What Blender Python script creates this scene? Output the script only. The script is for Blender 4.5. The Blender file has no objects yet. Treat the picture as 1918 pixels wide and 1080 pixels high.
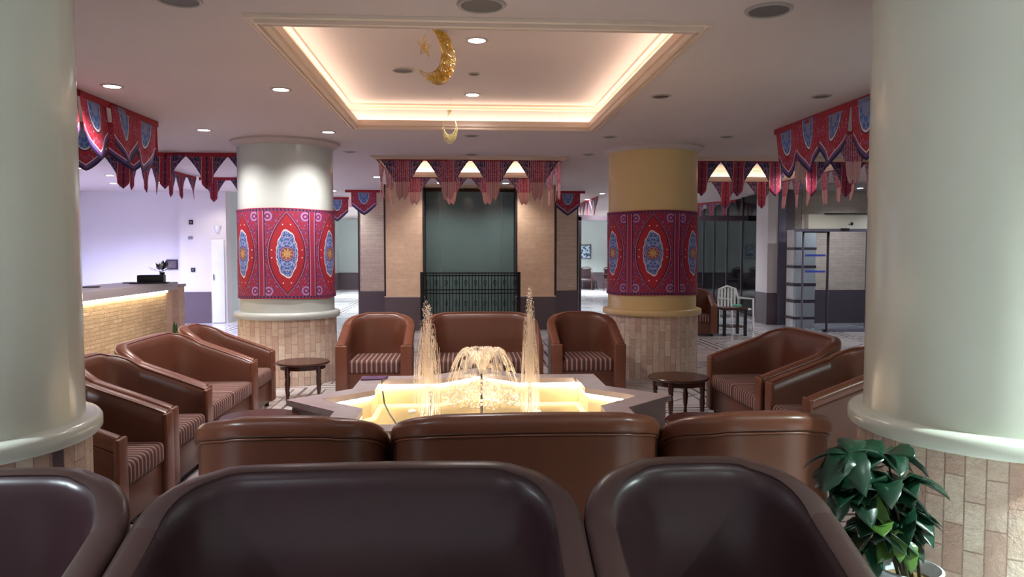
import bpy, math, random
from mathutils import Vector, Matrix
random.seed(7)
sc = bpy.context.scene
COL = sc.collection
S = 1.6                      # eye height in metres; plan positions below are given in eye heights
CZ = 1.83 * S                # ceiling height
PI = math.pi
sin, cos = math.sin, math.cos

# ------------------------------------------------------------------ camera
FPX = 1400.0
pitch = math.atan(70 / FPX); yaw = math.atan(88 / FPX * cos(pitch))
cam_d = bpy.data.cameras.new('camera'); cam = bpy.data.objects.new('camera', cam_d); COL.objects.link(cam)
cam_d.sensor_width = 36; cam_d.lens = FPX / 1918 * 36; cam_d.clip_start = .02; cam_d.clip_end = 200
Fv = Vector((sin(yaw) * cos(pitch), cos(yaw) * cos(pitch), -sin(pitch)))
cam.location = (0, 0, S); cam.rotation_euler = Fv.to_track_quat('-Z', 'Y').to_euler()
sc.camera = cam
Rv = Vector((cos(yaw), -sin(yaw), 0)); Uv = Rv.cross(Fv)
def at(px, py, z=None, Y=None, X=None):
    """point of the room seen at a photo pixel, on a level z, or a plane Y / X (metres)"""
    d = Fv + Rv * ((px - 959) / FPX) + Uv * ((540 - py) / FPX)
    t = (z - S) / d.z if z is not None else (Y / d.y if Y is not None else X / d.x)
    return Vector((0, 0, S)) + d * t

# ------------------------------------------------------------------ colour and node helpers
def lin(c): return c / 12.92 if c <= .04045 else ((c + .055) / 1.055) ** 2.4
def rgb(r, g, b): return (lin(r / 255), lin(g / 255), lin(b / 255), 1)

class NT:
    def __init__(s, name):
        s.m = bpy.data.materials.new(name); s.m.use_nodes = True
        s.t = s.m.node_tree; s.n = s.t.nodes; s.l = s.t.links
        s.b = s.n['Principled BSDF']; s.out = s.n['Material Output']
    def node(s, kind, **k):
        n = s.n.new(kind)
        for a, v in k.items(): setattr(n, a, v)
        return n
    def put(s, sock, v):
        if isinstance(v, X): v = v.v
        if isinstance(v, (int, float)): 
            sock.default_value = v if not hasattr(sock.default_value, '__len__') else (v, v, v, 1)[:len(sock.default_value)]
        elif isinstance(v, tuple): sock.default_value = v[:len(sock.default_value)]
        else: s.l.new(v, sock)
    def math(s, op, a, b=0, c=0):
        n = s.node('ShaderNodeMath', operation=op)
        s.put(n.inputs[0], a); s.put(n.inputs[1], b); s.put(n.inputs[2], c)
        return X(s, n.outputs[0])
    def mix(s, f, a, b):
        n = s.node('ShaderNodeMix', data_type='RGBA')
        s.put(n.inputs[0], f); s.put(n.inputs[6], a); s.put(n.inputs[7], b)
        return n.outputs[2]
    def uv(s):
        tc = s.node('ShaderNodeTexCoord'); sp = s.node('ShaderNodeSeparateXYZ')
        s.l.new(tc.outputs['UV'], sp.inputs[0]); return X(s, sp.outputs[0]), X(s, sp.outputs[1]), tc.outputs['UV']
    def oc(s):
        tc = s.node('ShaderNodeTexCoord'); sp = s.node('ShaderNodeSeparateXYZ')
        s.l.new(tc.outputs['Object'], sp.inputs[0])
        return X(s, sp.outputs[0]), X(s, sp.outputs[1]), X(s, sp.outputs[2]), tc.outputs['Object']
    def vec(s, x, y, z=0):
        n = s.node('ShaderNodeCombineXYZ'); s.put(n.inputs[0], x); s.put(n.inputs[1], y); s.put(n.inputs[2], z); return n.outputs[0]
    def noise(s, vec, scale, detail=3, rough=.6):
        n = s.node('ShaderNodeTexNoise'); s.put(n.inputs['Vector'], vec)
        n.inputs['Scale'].default_value = scale; n.inputs['Detail'].default_value = detail; n.inputs['Roughness'].default_value = rough
        return X(s, n.outputs[0])
    def vor(s, vec, scale, feature='F1'):
        n = s.node('ShaderNodeTexVoronoi', feature=feature); s.put(n.inputs['Vector'], vec); n.inputs['Scale'].default_value = scale
        return X(s, n.outputs[0])
    def bump(s, h, strength=.3, dist=.01):
        n = s.node('ShaderNodeBump'); n.inputs['Strength'].default_value = strength; n.inputs['Distance'].default_value = dist
        s.put(n.inputs['Height'], h); s.l.new(n.outputs[0], s.b.inputs['Normal'])
    def set(s, col=None, rough=None, metal=None, **k):
        if col is not None: s.put(s.b.inputs['Base Color'], col)
        if rough is not None: s.put(s.b.inputs['Roughness'], rough)
        if metal is not None: s.put(s.b.inputs['Metallic'], metal)
        for a, v in k.items(): s.put(s.b.inputs[a.replace('_', ' ')], v)
        return s.m
class X:
    def __init__(s, nt, v): s.nt, s.v = nt, v
    def _o(s, op, a, b=0, c=0): return s.nt.math(op, a, b, c)
    def __add__(s, o): return s._o('ADD', s, o)
    __radd__ = __add__
    def __sub__(s, o): return s._o('SUBTRACT', s, o)
    def __rsub__(s, o): return s._o('SUBTRACT', o, s)
    def __mul__(s, o): return s._o('MULTIPLY', s, o)
    __rmul__ = __mul__
    def __truediv__(s, o): return s._o('DIVIDE', s, o)
    def __lt__(s, o): return s._o('LESS_THAN', s, o)
    def __gt__(s, o): return s._o('GREATER_THAN', s, o)
    def abs(s): return s._o('ABSOLUTE', s)
    def sq(s): return s * s
    def frac(s): return s._o('FRACT', s)
    def fl(s): return s._o('FLOOR', s)
    def sin(s): return s._o('SINE', s)
    def cos(s): return s._o('COSINE', s)
    def sqrt(s): return s._o('SQRT', s)
    def atan2(s, o): return s._o('ARCTAN2', s, o)
    def pow(s, o): return s._o('POWER', s, o)
    def mx(s, o): return s._o('MAXIMUM', s, o)
    def mn(s, o): return s._o('MINIMUM', s, o)

def plain(name, col, rough=.5, metal=0, var=.06, scale=6, bump=0, **k):
    t = NT(name); x, y, z, v = t.oc()
    n = t.noise(v, scale)
    dark = tuple(c * (1 - var * 2) for c in col[:3]) + (1,); lite = tuple(min(1, c * (1 + var)) for c in col[:3]) + (1,)
    t.set(t.mix(n, dark, lite), rough, metal, **k)
    if bump: t.bump(t.noise(v, scale * 12), bump, .004)
    return t.m
def emit(name, col, strength):
    t = NT(name); e = t.node('ShaderNodeEmission'); e.inputs[0].default_value = col; e.inputs[1].default_value = strength
    t.l.new(e.outputs[0], t.out.inputs[0]); t.n.remove(t.b); return t.m
def glass(name, tint, trans, rough=.03, tintmix=None):
    """thin pane: part lets light through, the rest reflects like glass"""
    t = NT(name); tr = t.node('ShaderNodeBsdfTransparent'); tr.inputs[0].default_value = trans
    t.set(tint, rough); t.b.inputs['Specular IOR Level'].default_value = .6
    fr = t.node('ShaderNodeFresnel'); fr.inputs[0].default_value = 1.45
    mx = t.node('ShaderNodeMixShader')
    t.put(mx.inputs[0], X(t, fr.outputs[0]) + (tintmix or 0.0))
    t.l.new(tr.outputs[0], mx.inputs[1]); t.l.new(t.b.outputs[0], mx.inputs[2]); t.l.new(mx.outputs[0], t.out.inputs[0]); return t.m

# ------------------------------------------------------------------ materials
def leather(name, c1, c2, rough=.33):
    t = NT(name); x, y, z, v = t.oc()
    n = t.noise(v, 5, 4); t.set(t.mix(n, c1, c2), rough + 0 * 0)
    t.b.inputs['Specular IOR Level'].default_value = .36 if 'dark' in name else .5
    return t.m
M = {}
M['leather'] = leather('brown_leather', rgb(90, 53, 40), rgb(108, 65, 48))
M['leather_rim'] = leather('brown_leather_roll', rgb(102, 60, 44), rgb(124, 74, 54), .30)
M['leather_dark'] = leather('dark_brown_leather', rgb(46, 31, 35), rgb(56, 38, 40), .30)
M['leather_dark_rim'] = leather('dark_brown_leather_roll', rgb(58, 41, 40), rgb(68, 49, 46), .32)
def stripes():
    t = NT('striped_seat_fabric'); x, y, z, v = t.oc()
    f = (x * (1 / .05)).frac(); g = (x * (1 / .025)).frac()
    c = t.mix((f - .5).abs() < .17, rgb(84, 52, 50), rgb(168, 128, 112))
    c = t.mix((g - .5).abs() < .07, c, rgb(50, 30, 34))
    n = t.noise(v, 90); c = t.mix(n * .35, c, rgb(60, 40, 40))
    t.set(c, .85); t.bump(n, .2, .002); return t.m
M['stripe'] = stripes()
def paint(name, col, rough=.35, v_=.05): return plain(name, col, rough, 0, v_, 1.5, .02)
M['ceil'] = paint('ceiling_paint', rgb(190, 174, 172), .9, .03)
M['cream'] = paint('cream_gloss_paint', rgb(216, 220, 206), .22, .04)
M['mould'] = paint('cream_moulding', rgb(214, 190, 172), .5, .03)
M['white_wall'] = paint('white_wall_paint', rgb(214, 206, 206), .6, .02)
M['green_wall'] = paint('pale_green_wall_paint', rgb(196, 206, 202), .6, .02)
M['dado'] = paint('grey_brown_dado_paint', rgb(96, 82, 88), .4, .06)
M['whitecol'] = paint('white_gloss_paint', rgb(190, 196, 192), .25, .04)
M['yellow'] = paint('yellow_cream_paint', rgb(222, 192, 138), .3, .04)
def stone(name, bw, rh, c1, c2, c3, vert=False, mortar=.003, bumpy=.6, useuv=True, off=.5):
    t = NT(name)
    if useuv: u, v, vec = t.uv()
    else:
        x, y, z, vec = t.oc(); u, v = x + y, z
    w = t.vec(v, u) if vert else t.vec(u, v)
    b = t.node('ShaderNodeTexBrick'); b.offset = off
    t.put(b.inputs['Vector'], w); b.inputs['Scale'].default_value = 1
    b.inputs['Brick Width'].default_value = bw; b.inputs['Row Height'].default_value = rh; b.inputs['Mortar Size'].default_value = mortar
    b.inputs['Color1'].default_value = c1; b.inputs['Color2'].default_value = c2
    b.inputs['Mortar'].default_value = tuple(c * .6 for c in c1[:3]) + (1,)
    n = t.noise(t.vec(u * (1 if vert else .5), v), 14, 5, .7); n2 = t.noise(t.vec(u, v), 3.5, 3)
    c = t.mix((n - .42).mx(0) * 1.6, b.outputs[0], c3); c = t.mix(n2 * .25, c, c2)
    t.set(c, .6); t.bump(t.noise(t.vec(u, v), 28, 5, .7) * .6 + (1 - X(t, b.outputs[1])) * .5 + n * .7, bumpy, .02); return t.m
M['stone_col'] = stone('pink_beige_split_stone', .2, .074, rgb(196, 160, 142), rgb(232, 216, 196), rgb(180, 128, 108), True)
M['travertine'] = stone('beige_travertine_slabs', .9, .15, rgb(214, 180, 150), rgb(226, 194, 164), rgb(188, 146, 118), False, .001, .25)
M['split'] = stone('pale_split_face_stone', .35, .06, rgb(214, 190, 170), rgb(230, 208, 186), rgb(186, 156, 138), False, .002, .5)
M['counter_stone'] = stone('rough_sandstone_strips', .22, .045, rgb(206, 176, 132), rgb(230, 202, 160), rgb(166, 130, 90), False, .003, 1.0)
def marble_floor():
    t = NT('white_floor_tiles'); x, y, z, v = t.oc()
    P = 1.5
    fx = ((x + .3) * (1 / P)).frac(); fy = ((y + .1) * (1 / P)).frac()
    dx = (fx - .5).abs(); dy = (fy - .5).abs()
    m = dx.mx(dy)
    line = ((m - .46).abs() < .012) + ((m - .38).abs() < .006) + ((dx + dy - .42).abs() < .010)
    g = ((x * (1 / .5)).frac() < .012) + ((y * (1 / .5)).frac() < .012)
    n = t.noise(v, 2.2, 5, .65)
    c = t.mix(n, rgb(196, 194, 200), rgb(226, 222, 220))
    c = t.mix(g.mn(1) * .5, c, rgb(120, 118, 122))
    c = t.mix(line.mn(1), c, rgb(84, 82, 92))
    t.set(c, .12); t.bump(1 - g.mn(1), .1, .002); return t.m
M['floor'] = marble_floor()
M['granite'] = plain('grey_fountain_marble', rgb(176, 164, 164), .22, 0, .12, 9)
M['basin'] = plain('cream_basin_tile', rgb(232, 206, 160), .35, 0, .10, 5)
M['wood'] = plain('dark_turned_wood', rgb(70, 38, 30), .22, 0, .25, 8)
M['black'] = plain('black_plastic', rgb(24, 24, 28), .4)
M['steel'] = plain('brushed_metal', rgb(150, 150, 156), .35, .8)
M['frame'] = plain('grey_aluminium_frame', rgb(112, 110, 130), .35, .4)
M['darkframe'] = plain('dark_brown_frame', rgb(52, 42, 44), .4)
M['iron'] = plain('black_wrought_iron', rgb(30, 32, 34), .45, .4)
M['white'] = plain('white_plastic', rgb(226, 226, 226), .4)
M['counter_top'] = plain('grey_laminate', rgb(176, 166, 170), .35, 0, .04)
M['greenglass'] = plain('green_grey_back_painted_glass', rgb(96, 116, 114), .12, 0, .12, 1.2)
M['leaf'] = plain('dark_green_leaf', rgb(24, 62, 42), .3, 0, .3, 7)
M['leaf_light'] = plain('light_green_leaf', rgb(84, 122, 52), .35, 0, .25, 7)
M['stem'] = plain('brown_green_stem', rgb(62, 58, 36), .6)
M['lawn'] = plain('night_lawn', rgb(36, 60, 40), .9, 0, .3, 3)
M['bark'] = plain('pale_reflection_bark', rgb(120, 116, 108), .8, 0, .25, 9)
M['purple_cloth'] = plain('purple_patterned_cloth', rgb(104, 70, 110), .9, 0, .5, 60)
M['blue'] = plain('blue_vinyl', rgb(48, 68, 160), .4)
M['teal'] = plain('mint_green_plastic', rgb(90, 180, 150), .4)
M['pot'] = plain('white_glazed_pot', rgb(206, 214, 220), .3)
M['rock'] = plain('brown_pebble', rgb(140, 112, 72), .5, 0, .3, 20)
M['vent'] = plain('grey_speaker_mesh', rgb(96, 88, 86), .6)
M['vent_ring'] = plain('off_white_fitting_ring', rgb(160, 148, 142), .5)
M['dark_lamp'] = plain('unlit_downlight_recess', rgb(74, 62, 58), .5)
M['lamp_on'] = emit('lit_downlight_lens', (1, .95, .98, 1), 14)
M['led'] = emit('warm_led_strip', (1, .83, .62, 1), 9)
M['led_basin'] = emit('warm_white_basin_led', (1, .87, .70, 1), 15)
M['led_counter'] = emit('warm_counter_led', (1, .84, .60, 1), 14)
M['gold'] = plain('glittering_gold_wire', rgb(226, 180, 70), .3, .85, .4, 60)
M['silver'] = plain('pale_gold_wire', rgb(220, 206, 150), .3, .7, .3, 60)
M['clearglass'] = glass('entrance_glass', (.02, .025, .03, 1), (.80, .84, .88, 1), .02)
M['darkglass'] = glass('dark_tinted_glass', (.01, .014, .016, 1), (.62, .72, .68, 1), .04, .02)
def water(name, alpha, col=(1, .86, .70, 1)):
    t = NT(name); t.set(col, .15); t.b.inputs['Alpha'].default_value = alpha; t.b.inputs['Specular IOR Level'].default_value = .8
    t.b.inputs['Subsurface Weight'].default_value = 0
    return t.m
M['spray'] = water('glittering_water_spray', .55, (1, .9, .8, 1))
M['bell'] = water('thin_water_sheet', .28)
M['foam'] = water('white_water_foam', .85, (1, .95, .85, 1))
def pool():
    return glass('shallow_pool_water', (.5, .42, .25, 1), (.98, .95, .85, 1), .08)
M['pool'] = pool()

RED, NAVY, BLUE, PURP, TAN, LILAC, WHITE = rgb(164, 30, 46), rgb(38, 26, 62), rgb(74, 104, 170), rgb(120, 46, 92), rgb(196, 156, 104), rgb(176, 130, 176), rgb(226, 214, 214)
def wrap_mat(name, red):
    t = NT(name); u, v, vec = t.uv()
    PW = .60
    x = ((u * (1 / PW)).frac() - .5) * PW; ax = x.abs(); y = v - .535; ay = y.abs()
    ang = y.atan2(x)
    curls = t.vor(t.vec(ax, ay), 26, 'DISTANCE_TO_EDGE'); cv2 = t.vor(t.vec(ax, ay), 44)
    c = t.mix(curls < .055, red, LILAC)                                      # scrolls over the whole ground
    dcorn = ((ax - .30).sq() * 1.0 + (ay - .44).sq()).sqrt()
    c = t.mix(curls < .12, c, t.mix(cv2 < .3, PURP, LILAC))
    # corner rosettes
    rc = ((ax - .215).sq() + (ay - .44).sq()).sqrt()
    c = t.mix(rc < .062, c, PURP); c = t.mix(((rc - .045).abs() < .009) + (rc < .014), c, LILAC)
    # ogive: half width .185, half height .48, pointed ends
    og = ax * (1 / .21) + (ay * (1 / .48)).pow(2.0) * 1.0
    c = t.mix(og < 1.10, c, NAVY); c = t.mix(og < 1.06, c, LILAC); c = t.mix(og < 1.03, c, red); c = t.mix(og < .99, c, NAVY); c = t.mix(og < .94, c, red)
    dots = t.vor(t.vec(ax, ay), 17); c = t.mix((dots < .13) * (og < .9), c, WHITE)
    # blue medallion with scalloped edge
    e = ((ax * (1 / .122)).pow(2) + (ay * (1 / .285)).pow(1.7)).sqrt() + (ang * 14).sin() * .03
    c = t.mix(e < 1.0, c, WHITE); 
    inner = t.mix(curls < .10, BLUE, rgb(150, 160, 206)); inner = t.mix(cv2 < .26, inner, NAVY)
    c = t.mix(e < .95, c, inner)
    # centre rosette
    r = ((ax * (1 / .088)).sq() + (ay * (1 / .088)).sq()).sqrt()
    c = t.mix(r < 1.0, c, NAVY); c = t.mix(r < .93, c, LILAC); c = t.mix(r < .80, c, NAVY)
    ros = t.mix((ang * 8).sin() + (r * 14).sin() > .2, TAN, rgb(150, 84, 60))
    c = t.mix(r < .72, c, ros); c = t.mix(r < .2, c, TAN)
    # vertical bands between
    bd = .30 - ax
    c = t.mix(bd < .05, c, red); c = t.mix((bd - .043).abs() < .006, c, NAVY); c = t.mix((bd - .030).abs() < .004, c, LILAC); c = t.mix(bd < .007, c, PURP)
    # top and bottom hems
    c = t.mix(ay > .500, c, PURP); c = t.mix((ay > .500) * ((u * 24).frac() < .4), c, NAVY); c = t.mix(ay > .527, c, red)
    t.set(c, .75); return t.m
M['wrap'] = wrap_mat('printed_tentmaker_cloth', RED)
def flag_mat(name, kind):
    t = NT(name); u, v, vec = t.uv(); au = u.abs()
    curls = t.vor(t.vec(au, v), 7, 'DISTANCE_TO_EDGE'); dot = t.vor(t.vec(au, v), 11)
    if kind == 'shield':
        edge = (1 - au) * .40 + .60 - v
        c = t.mix(curls < .05, RED, rgb(160, 80, 110)); fine = t.vor(t.vec(au, v * 1.3), 17); c = t.mix(fine < .24, c, rgb(120, 40, 80)); c = t.mix(dot < .16, c, WHITE)
        c = t.mix(edge < .14, c, PURP); c = t.mix((edge - .125).abs() < .012, c, WHITE); c = t.mix((edge < .11) * (curls < .12), c, rgb(90, 80, 150)); c = t.mix(edge < .04, c, NAVY)
        e = (u * (1 / .42)).sq() + (v * (1 / .52)).sq()
        c = t.mix(e < 1.25, c, NAVY); c = t.mix(e < 1.15, c, WHITE); c = t.mix(e < 1.0, c, t.mix(curls < .1, BLUE, rgb(120, 150, 200)))
        c = t.mix(e < .35, c, rgb(130, 138, 170)); c = t.mix(au > .93, c, RED)
    else:
        c = t.mix(curls < .08, NAVY, rgb(128, 90, 120)); c = t.mix(dot < .2, c, BLUE)
        c = t.mix(au < .27, c, RED); c = t.mix((au - .26).abs() < .02, c, rgb(200, 140, 130)); c = t.mix((au < .25) * (dot < .24), c, rgb(190, 120, 130)); fine = t.vor(t.vec(au * 1.5, v), 22); c = t.mix((fine < .22) * (au > .28), c, LILAC); c = t.mix((au - .12).abs() < .025, c, rgb(120, 60, 110)); c = t.mix(v < .05, c, RED)
        c = t.mix(au < .03, c, NAVY)
        if kind == 'tassel': c = t.mix(((u * 11).frac() < .35) * (au < .5), c, rgb(196, 120, 140)); c = t.mix((fine < .3) * (v < .5), c, rgb(210, 160, 176)); c = t.mix((v > .55) * ((u * 26).frac() < .55), c, rgb(226, 186, 178))
    t.set(c, .7); t.b.inputs['Subsurface Weight'].default_value = 0
    return t.m
M['shield'] = flag_mat('shield_flag_print', 'shield'); M['spade'] = flag_mat('spade_flag_print', 'spade'); M['tassel'] = flag_mat('tassel_flag_print', 'tassel')
M['ribbon'] = plain('red_ribbon', rgb(160, 26, 40), .6)
def art():
    t = NT('blue_flower_picture'); x, y, z, v = t.oc()
    n = t.vor(v, 9); t.set(t.mix(n < .45, rgb(196, 214, 222), rgb(60, 96, 130)), .4); return t.m
M['art'] = art()

# ------------------------------------------------------------------ mesh builder
class MB:
    def __init__(s): s.v = []; s.f = []; s.uv = []
    def add(s, vs, fs, uvs=None):
        b = len(s.v); s.v += [tuple(p) for p in vs]
        for i, f in enumerate(fs):
            s.f.append([b + k for k in f]); s.uv.append(uvs[i] if uvs else [(0, 0)] * len(f))
        return s
    def box(s, x0, x1, y0, y1, z0, z1):
        v = [(x, y, z) for z in (z0, z1) for y in (y0, y1) for x in (x0, x1)]
        f = [(0, 2, 3, 1), (4, 5, 7, 6), (0, 1, 5, 4), (2, 6, 7, 3), (0, 4, 6, 2), (1, 3, 7, 5)]
        uv = []
        for q in f:
            P = [Vector(v[k]) for k in q]; n = (P[1] - P[0]).cross(P[2] - P[0])
            if abs(n.z) >= max(abs(n.x), abs(n.y)): uv.append([(p.x, p.y) for p in P])
            elif abs(n.y) > abs(n.x): uv.append([(p.x, p.z) for p in P])
            else: uv.append([(p.y, p.z) for p in P])
        return s.add(v, f, uv)
    def lathe(s, prof, c=(0, 0), n=48, a0=0, a1=2 * PI, cap=False):
        full = abs(a1 - a0 - 2 * PI) < 1e-6; vs = []; fs = []; uvs = []; R = max(r for r, z in prof)
        for i in range(n + 1):
            a = a0 + (a1 - a0) * i / n
            vs += [(c[0] + r * cos(a), c[1] + r * sin(a), z) for r, z in prof]
        m = len(prof)
        for i in range(n):
            for j in range(m - 1):
                fs.append((i * m + j, (i + 1) * m + j, (i + 1) * m + j + 1, i * m + j + 1))
                ua, ub = R * (a0 + (a1 - a0) * i / n), R * (a0 + (a1 - a0) * (i + 1) / n)
                uvs.append([(ua, prof[j][1]), (ub, prof[j][1]), (ub, prof[j + 1][1]), (ua, prof[j + 1][1])])
        return s.add(vs, fs, uvs)
    def tube(s, pts, r, n=8, closed=False):
        pts = [Vector(p) for p in pts]; vs = []; fs = []; N = len(pts)
        rr = r if isinstance(r, (list, tuple)) else [r] * N
        up = Vector((0, 0, 1)); prev = None
        for i, p in enumerate(pts):
            a = pts[(i - 1) % N] if (closed or i > 0) else p; b = pts[(i + 1) % N] if (closed or i < N - 1) else p
            t = (b - a)
            t = t.normalized() if t.length > 1e-9 else up
            if prev is None:
                x = t.orthogonal().normalized()
            else:
                x = (prev - t * prev.dot(t)); x = x.normalized() if x.length > 1e-6 else t.orthogonal().normalized()
            prev = x; y = t.cross(x)
            vs += [p + (x * cos(2 * PI * k / n) + y * sin(2 * PI * k / n)) * rr[i] for k in range(n)]
        for i in range(N if closed else N - 1):
            j = (i + 1) % N
            for k in range(n): fs.append((i * n + k, i * n + (k + 1) % n, j * n + (k + 1) % n, j * n + k))
        if not closed: fs.append(tuple(range(n - 1, -1, -1))); fs.append(tuple((N - 1) * n + k for k in range(n)))
        return s.add(vs, fs)
    def prism(s, poly, z0, z1):
        n = len(poly); vs = [(x, y, z0) for x, y in poly] + [(x, y, z1) for x, y in poly]
        fs = [tuple(range(n - 1, -1, -1)), tuple(range(n, 2 * n))] + [(i, (i + 1) % n, n + (i + 1) % n, n + i) for i in range(n)]
        return s.add(vs, fs, [[(vs[k][0], vs[k][1]) for k in fs[0]], [(vs[k][0], vs[k][1]) for k in fs[1]]] + [[(0, 0), (.3, 0), (.3, .3), (0, .3)]] * n)
    def band(s, pa, pb, za, zb):
        """closed quad strip between two loops at two heights"""
        n = len(pa); vs = [(x, y, za) for x, y in pa] + [(x, y, zb) for x, y in pb]
        return s.add(vs, [(i, (i + 1) % n, n + (i + 1) % n, n + i) for i in range(n)])
    def ball(s, c, r, n=6):
        vs = []; fs = []; r = (r, r, r) if not isinstance(r, tuple) else r; m = n * 2
        for i in range(n + 1):
            th = PI * i / n
            for k in range(m): vs.append((c[0] + r[0] * sin(th) * cos(2 * PI * k / m), c[1] + r[1] * sin(th) * sin(2 * PI * k / m), c[2] + r[2] * cos(th)))
        for i in range(n):
            for k in range(m): fs.append((i * m + k, (i + 1) * m + k, (i + 1) * m + (k + 1) % m, i * m + (k + 1) % m))
        return s.add(vs, fs)
    def build(s, name, mat, parent=None, smooth=None, bevel=0, solid=0, seg=3):
        me = bpy.data.meshes.new(name); me.from_pydata(s.v, [], s.f); me.validate(clean_customdata=False)
        uvl = me.uv_layers.new(name='UVMap')
        if len(me.polygons) == len(s.uv):
            for p, u in zip(me.polygons, s.uv):
                for li, q in zip(p.loop_indices, u): uvl.data[li].uv = q
        me.materials.append(mat); o = bpy.data.objects.new(name, me); COL.objects.link(o)
        if smooth: 
            me.polygons.foreach_set('use_smooth', [True] * len(me.polygons)); me.set_sharp_from_angle(angle=math.radians(smooth))
        if bevel:
            b = o.modifiers.new('bevel', 'BEVEL'); b.width = bevel; b.segments = seg; b.limit_method = 'ANGLE'; b.angle_limit = math.radians(40)
            me.polygons.foreach_set('use_smooth', [True] * len(me.polygons)); b.harden_normals = False
        if solid:
            b = o.modifiers.new('thickness', 'SOLIDIFY'); b.thickness = solid; b.offset = 0
        if parent: o.parent = parent
        return o
def box(name, mat, x0, x1, y0, y1, z0, z1, parent=None, bevel=0, seg=2): return MB().box(x0, x1, y0, y1, z0, z1).build(name, mat, parent, None, bevel, 0, seg)
def tag(o, label, cat, group=None, kind=None):
    o['label'] = label; o['category'] = cat
    if group: o['group'] = group
    if kind: o['kind'] = kind
    return o
def st(o): o['kind'] = 'structure'; return o
def empty(name, loc, rz, label, cat, group=None):
    o = bpy.data.objects.new(name, None); COL.objects.link(o); o.location = loc; o.rotation_euler = (0, 0, rz); o.empty_display_size = .1
    return tag(o, label, cat, group)
def copy_tree(o, parent=None):
    kids = [k for k in bpy.data.objects if k.parent == o]
    c = o.copy(); COL.objects.link(c); c.parent = parent
    for k in kids: copy_tree(k, c)
    return c
def place(proto, used, loc, rz, label, group=None):
    o = copy_tree(proto) if used[0] else proto; used[0] = True
    o.location = loc; o.rotation_euler = (0, 0, rz); o['label'] = label
    if group: o['group'] = group
    return o

# ------------------------------------------------------------------ room shell
XL, XR, YB, YF = -5.6 * S, 6.6 * S, -2.6 * S, 19.8 * S
st(box('floor', M['floor'], XL - .3, XR + .3, YB - .3, YF + .3, -.12, 0))
# ceiling recesses: (x0, x1, y0, y1) in eye heights
COVES = [(-.70, .83, 2.78, 5.0), (-.745, .84, 6.68, 8.2), (1.95, 3.62, 6.6, 8.5)]
CV = [[a * S for a in c] for c in COVES]
def ceiling():
    m = MB(); xs = sorted({XL - .3, XR + .3} | {c[i] for c in CV for i in (0, 1)}); ys = sorted({YB - .3, YF + .3} | {c[i] for c in CV for i in (2, 3)})
    for i in range(len(xs) - 1):
        for j in range(len(ys) - 1):
            mx, my = (xs[i] + xs[i + 1]) / 2, (ys[j] + ys[j + 1]) / 2
            if any(c[0] < mx < c[1] and c[2] < my < c[3] for c in CV): continue
            m.box(xs[i], xs[i + 1], ys[j], ys[j + 1], CZ, CZ + .04)
    e = .15; h = .235
    for x0, x1, y0, y1 in CV:
        for a in ((x0 - e - .03, x0 - e, y0 - e, y1 + e), (x1 + e, x1 + e + .03, y0 - e, y1 + e), (x0 - e, x1 + e, y0 - e - .03, y0 - e), (x0 - e, x1 + e, y1 + e, y1 + e + .03)):
            m.box(*a, CZ + .04, CZ + h + .03)
        m.box(x0 - e, x1 + e, y0 - e, y1 + e, CZ + h, CZ + h + .03)
    return st(m.build('ceiling', M['ceil']))
ceiling()
cove_names = ['central ceiling recess with the hanging crescent', 'small ceiling recess before the green glass niche', 'far right ceiling recess by the dark window']
def rectloop(c, d): x0, x1, y0, y1 = c; return [(x0 - d, y0 - d), (x1 + d, y0 - d), (x1 + d, y1 + d), (x0 - d, y1 + d)]
for i, c in enumerate(CV):
    m = MB(); prof = [(-.006, CZ + .046), (-.006, CZ - .012), (.012, CZ - .012), (.014, CZ - .040), (.030, CZ - .046), (.034, CZ - .026), (.052, CZ - .026), (.056, CZ - .044), (.070, CZ - .040), (.074, CZ - .018), (.098, CZ - .018), (.102, CZ - .026), (.114, CZ - .02), (.118, CZ + .001)]
    for (d0, z0), (d1, z1) in zip(prof, prof[1:]): m.band(rectloop(c, d0), rectloop(c, d1), z0, z1)
    m.band(rectloop(c, .012), rectloop(c, .012), CZ + .04, CZ + .046); m.band(rectloop(c, -.006), rectloop(c, .012), CZ + .046, CZ + .046)
    st(m.build('trim_%d' % (i + 1), M['mould']))
    # crown line where the recess wall meets the upper ceiling
    m = MB()
    for (d0, z0), (d1, z1) in zip([(.149, CZ + .185), (.12, CZ + .190), (.115, CZ + .212), (.075, CZ + .216), (.07, CZ + .236)], [(.12, CZ + .190), (.115, CZ + .212), (.075, CZ + .216), (.07, CZ + .236)]): m.band(rectloop(c, d0), rectloop(c, d1), z0, z1)
    st(m.build('trim_%d' % (i + 11), M['mould']))
    if i == 3: continue
    m = MB(); x0, x1, y0, y1 = c; a, b = .06, (.10 if i != 1 else .125)
    for q in ((x0 - b, x0 - a, y0 - b, y1 + b), (x1 + a, x1 + b, y0 - b, y1 + b), (x0 - a, x1 + a, y0 - b, y0 - a), (x0 - a, x1 + a, y1 + a, y1 + b)): m.box(*q, CZ + .042, CZ + .055)
    tag(m.build('led_strip', M['led']), 'warm LED strip glowing inside the ' + cove_names[i], 'light strip')

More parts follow.
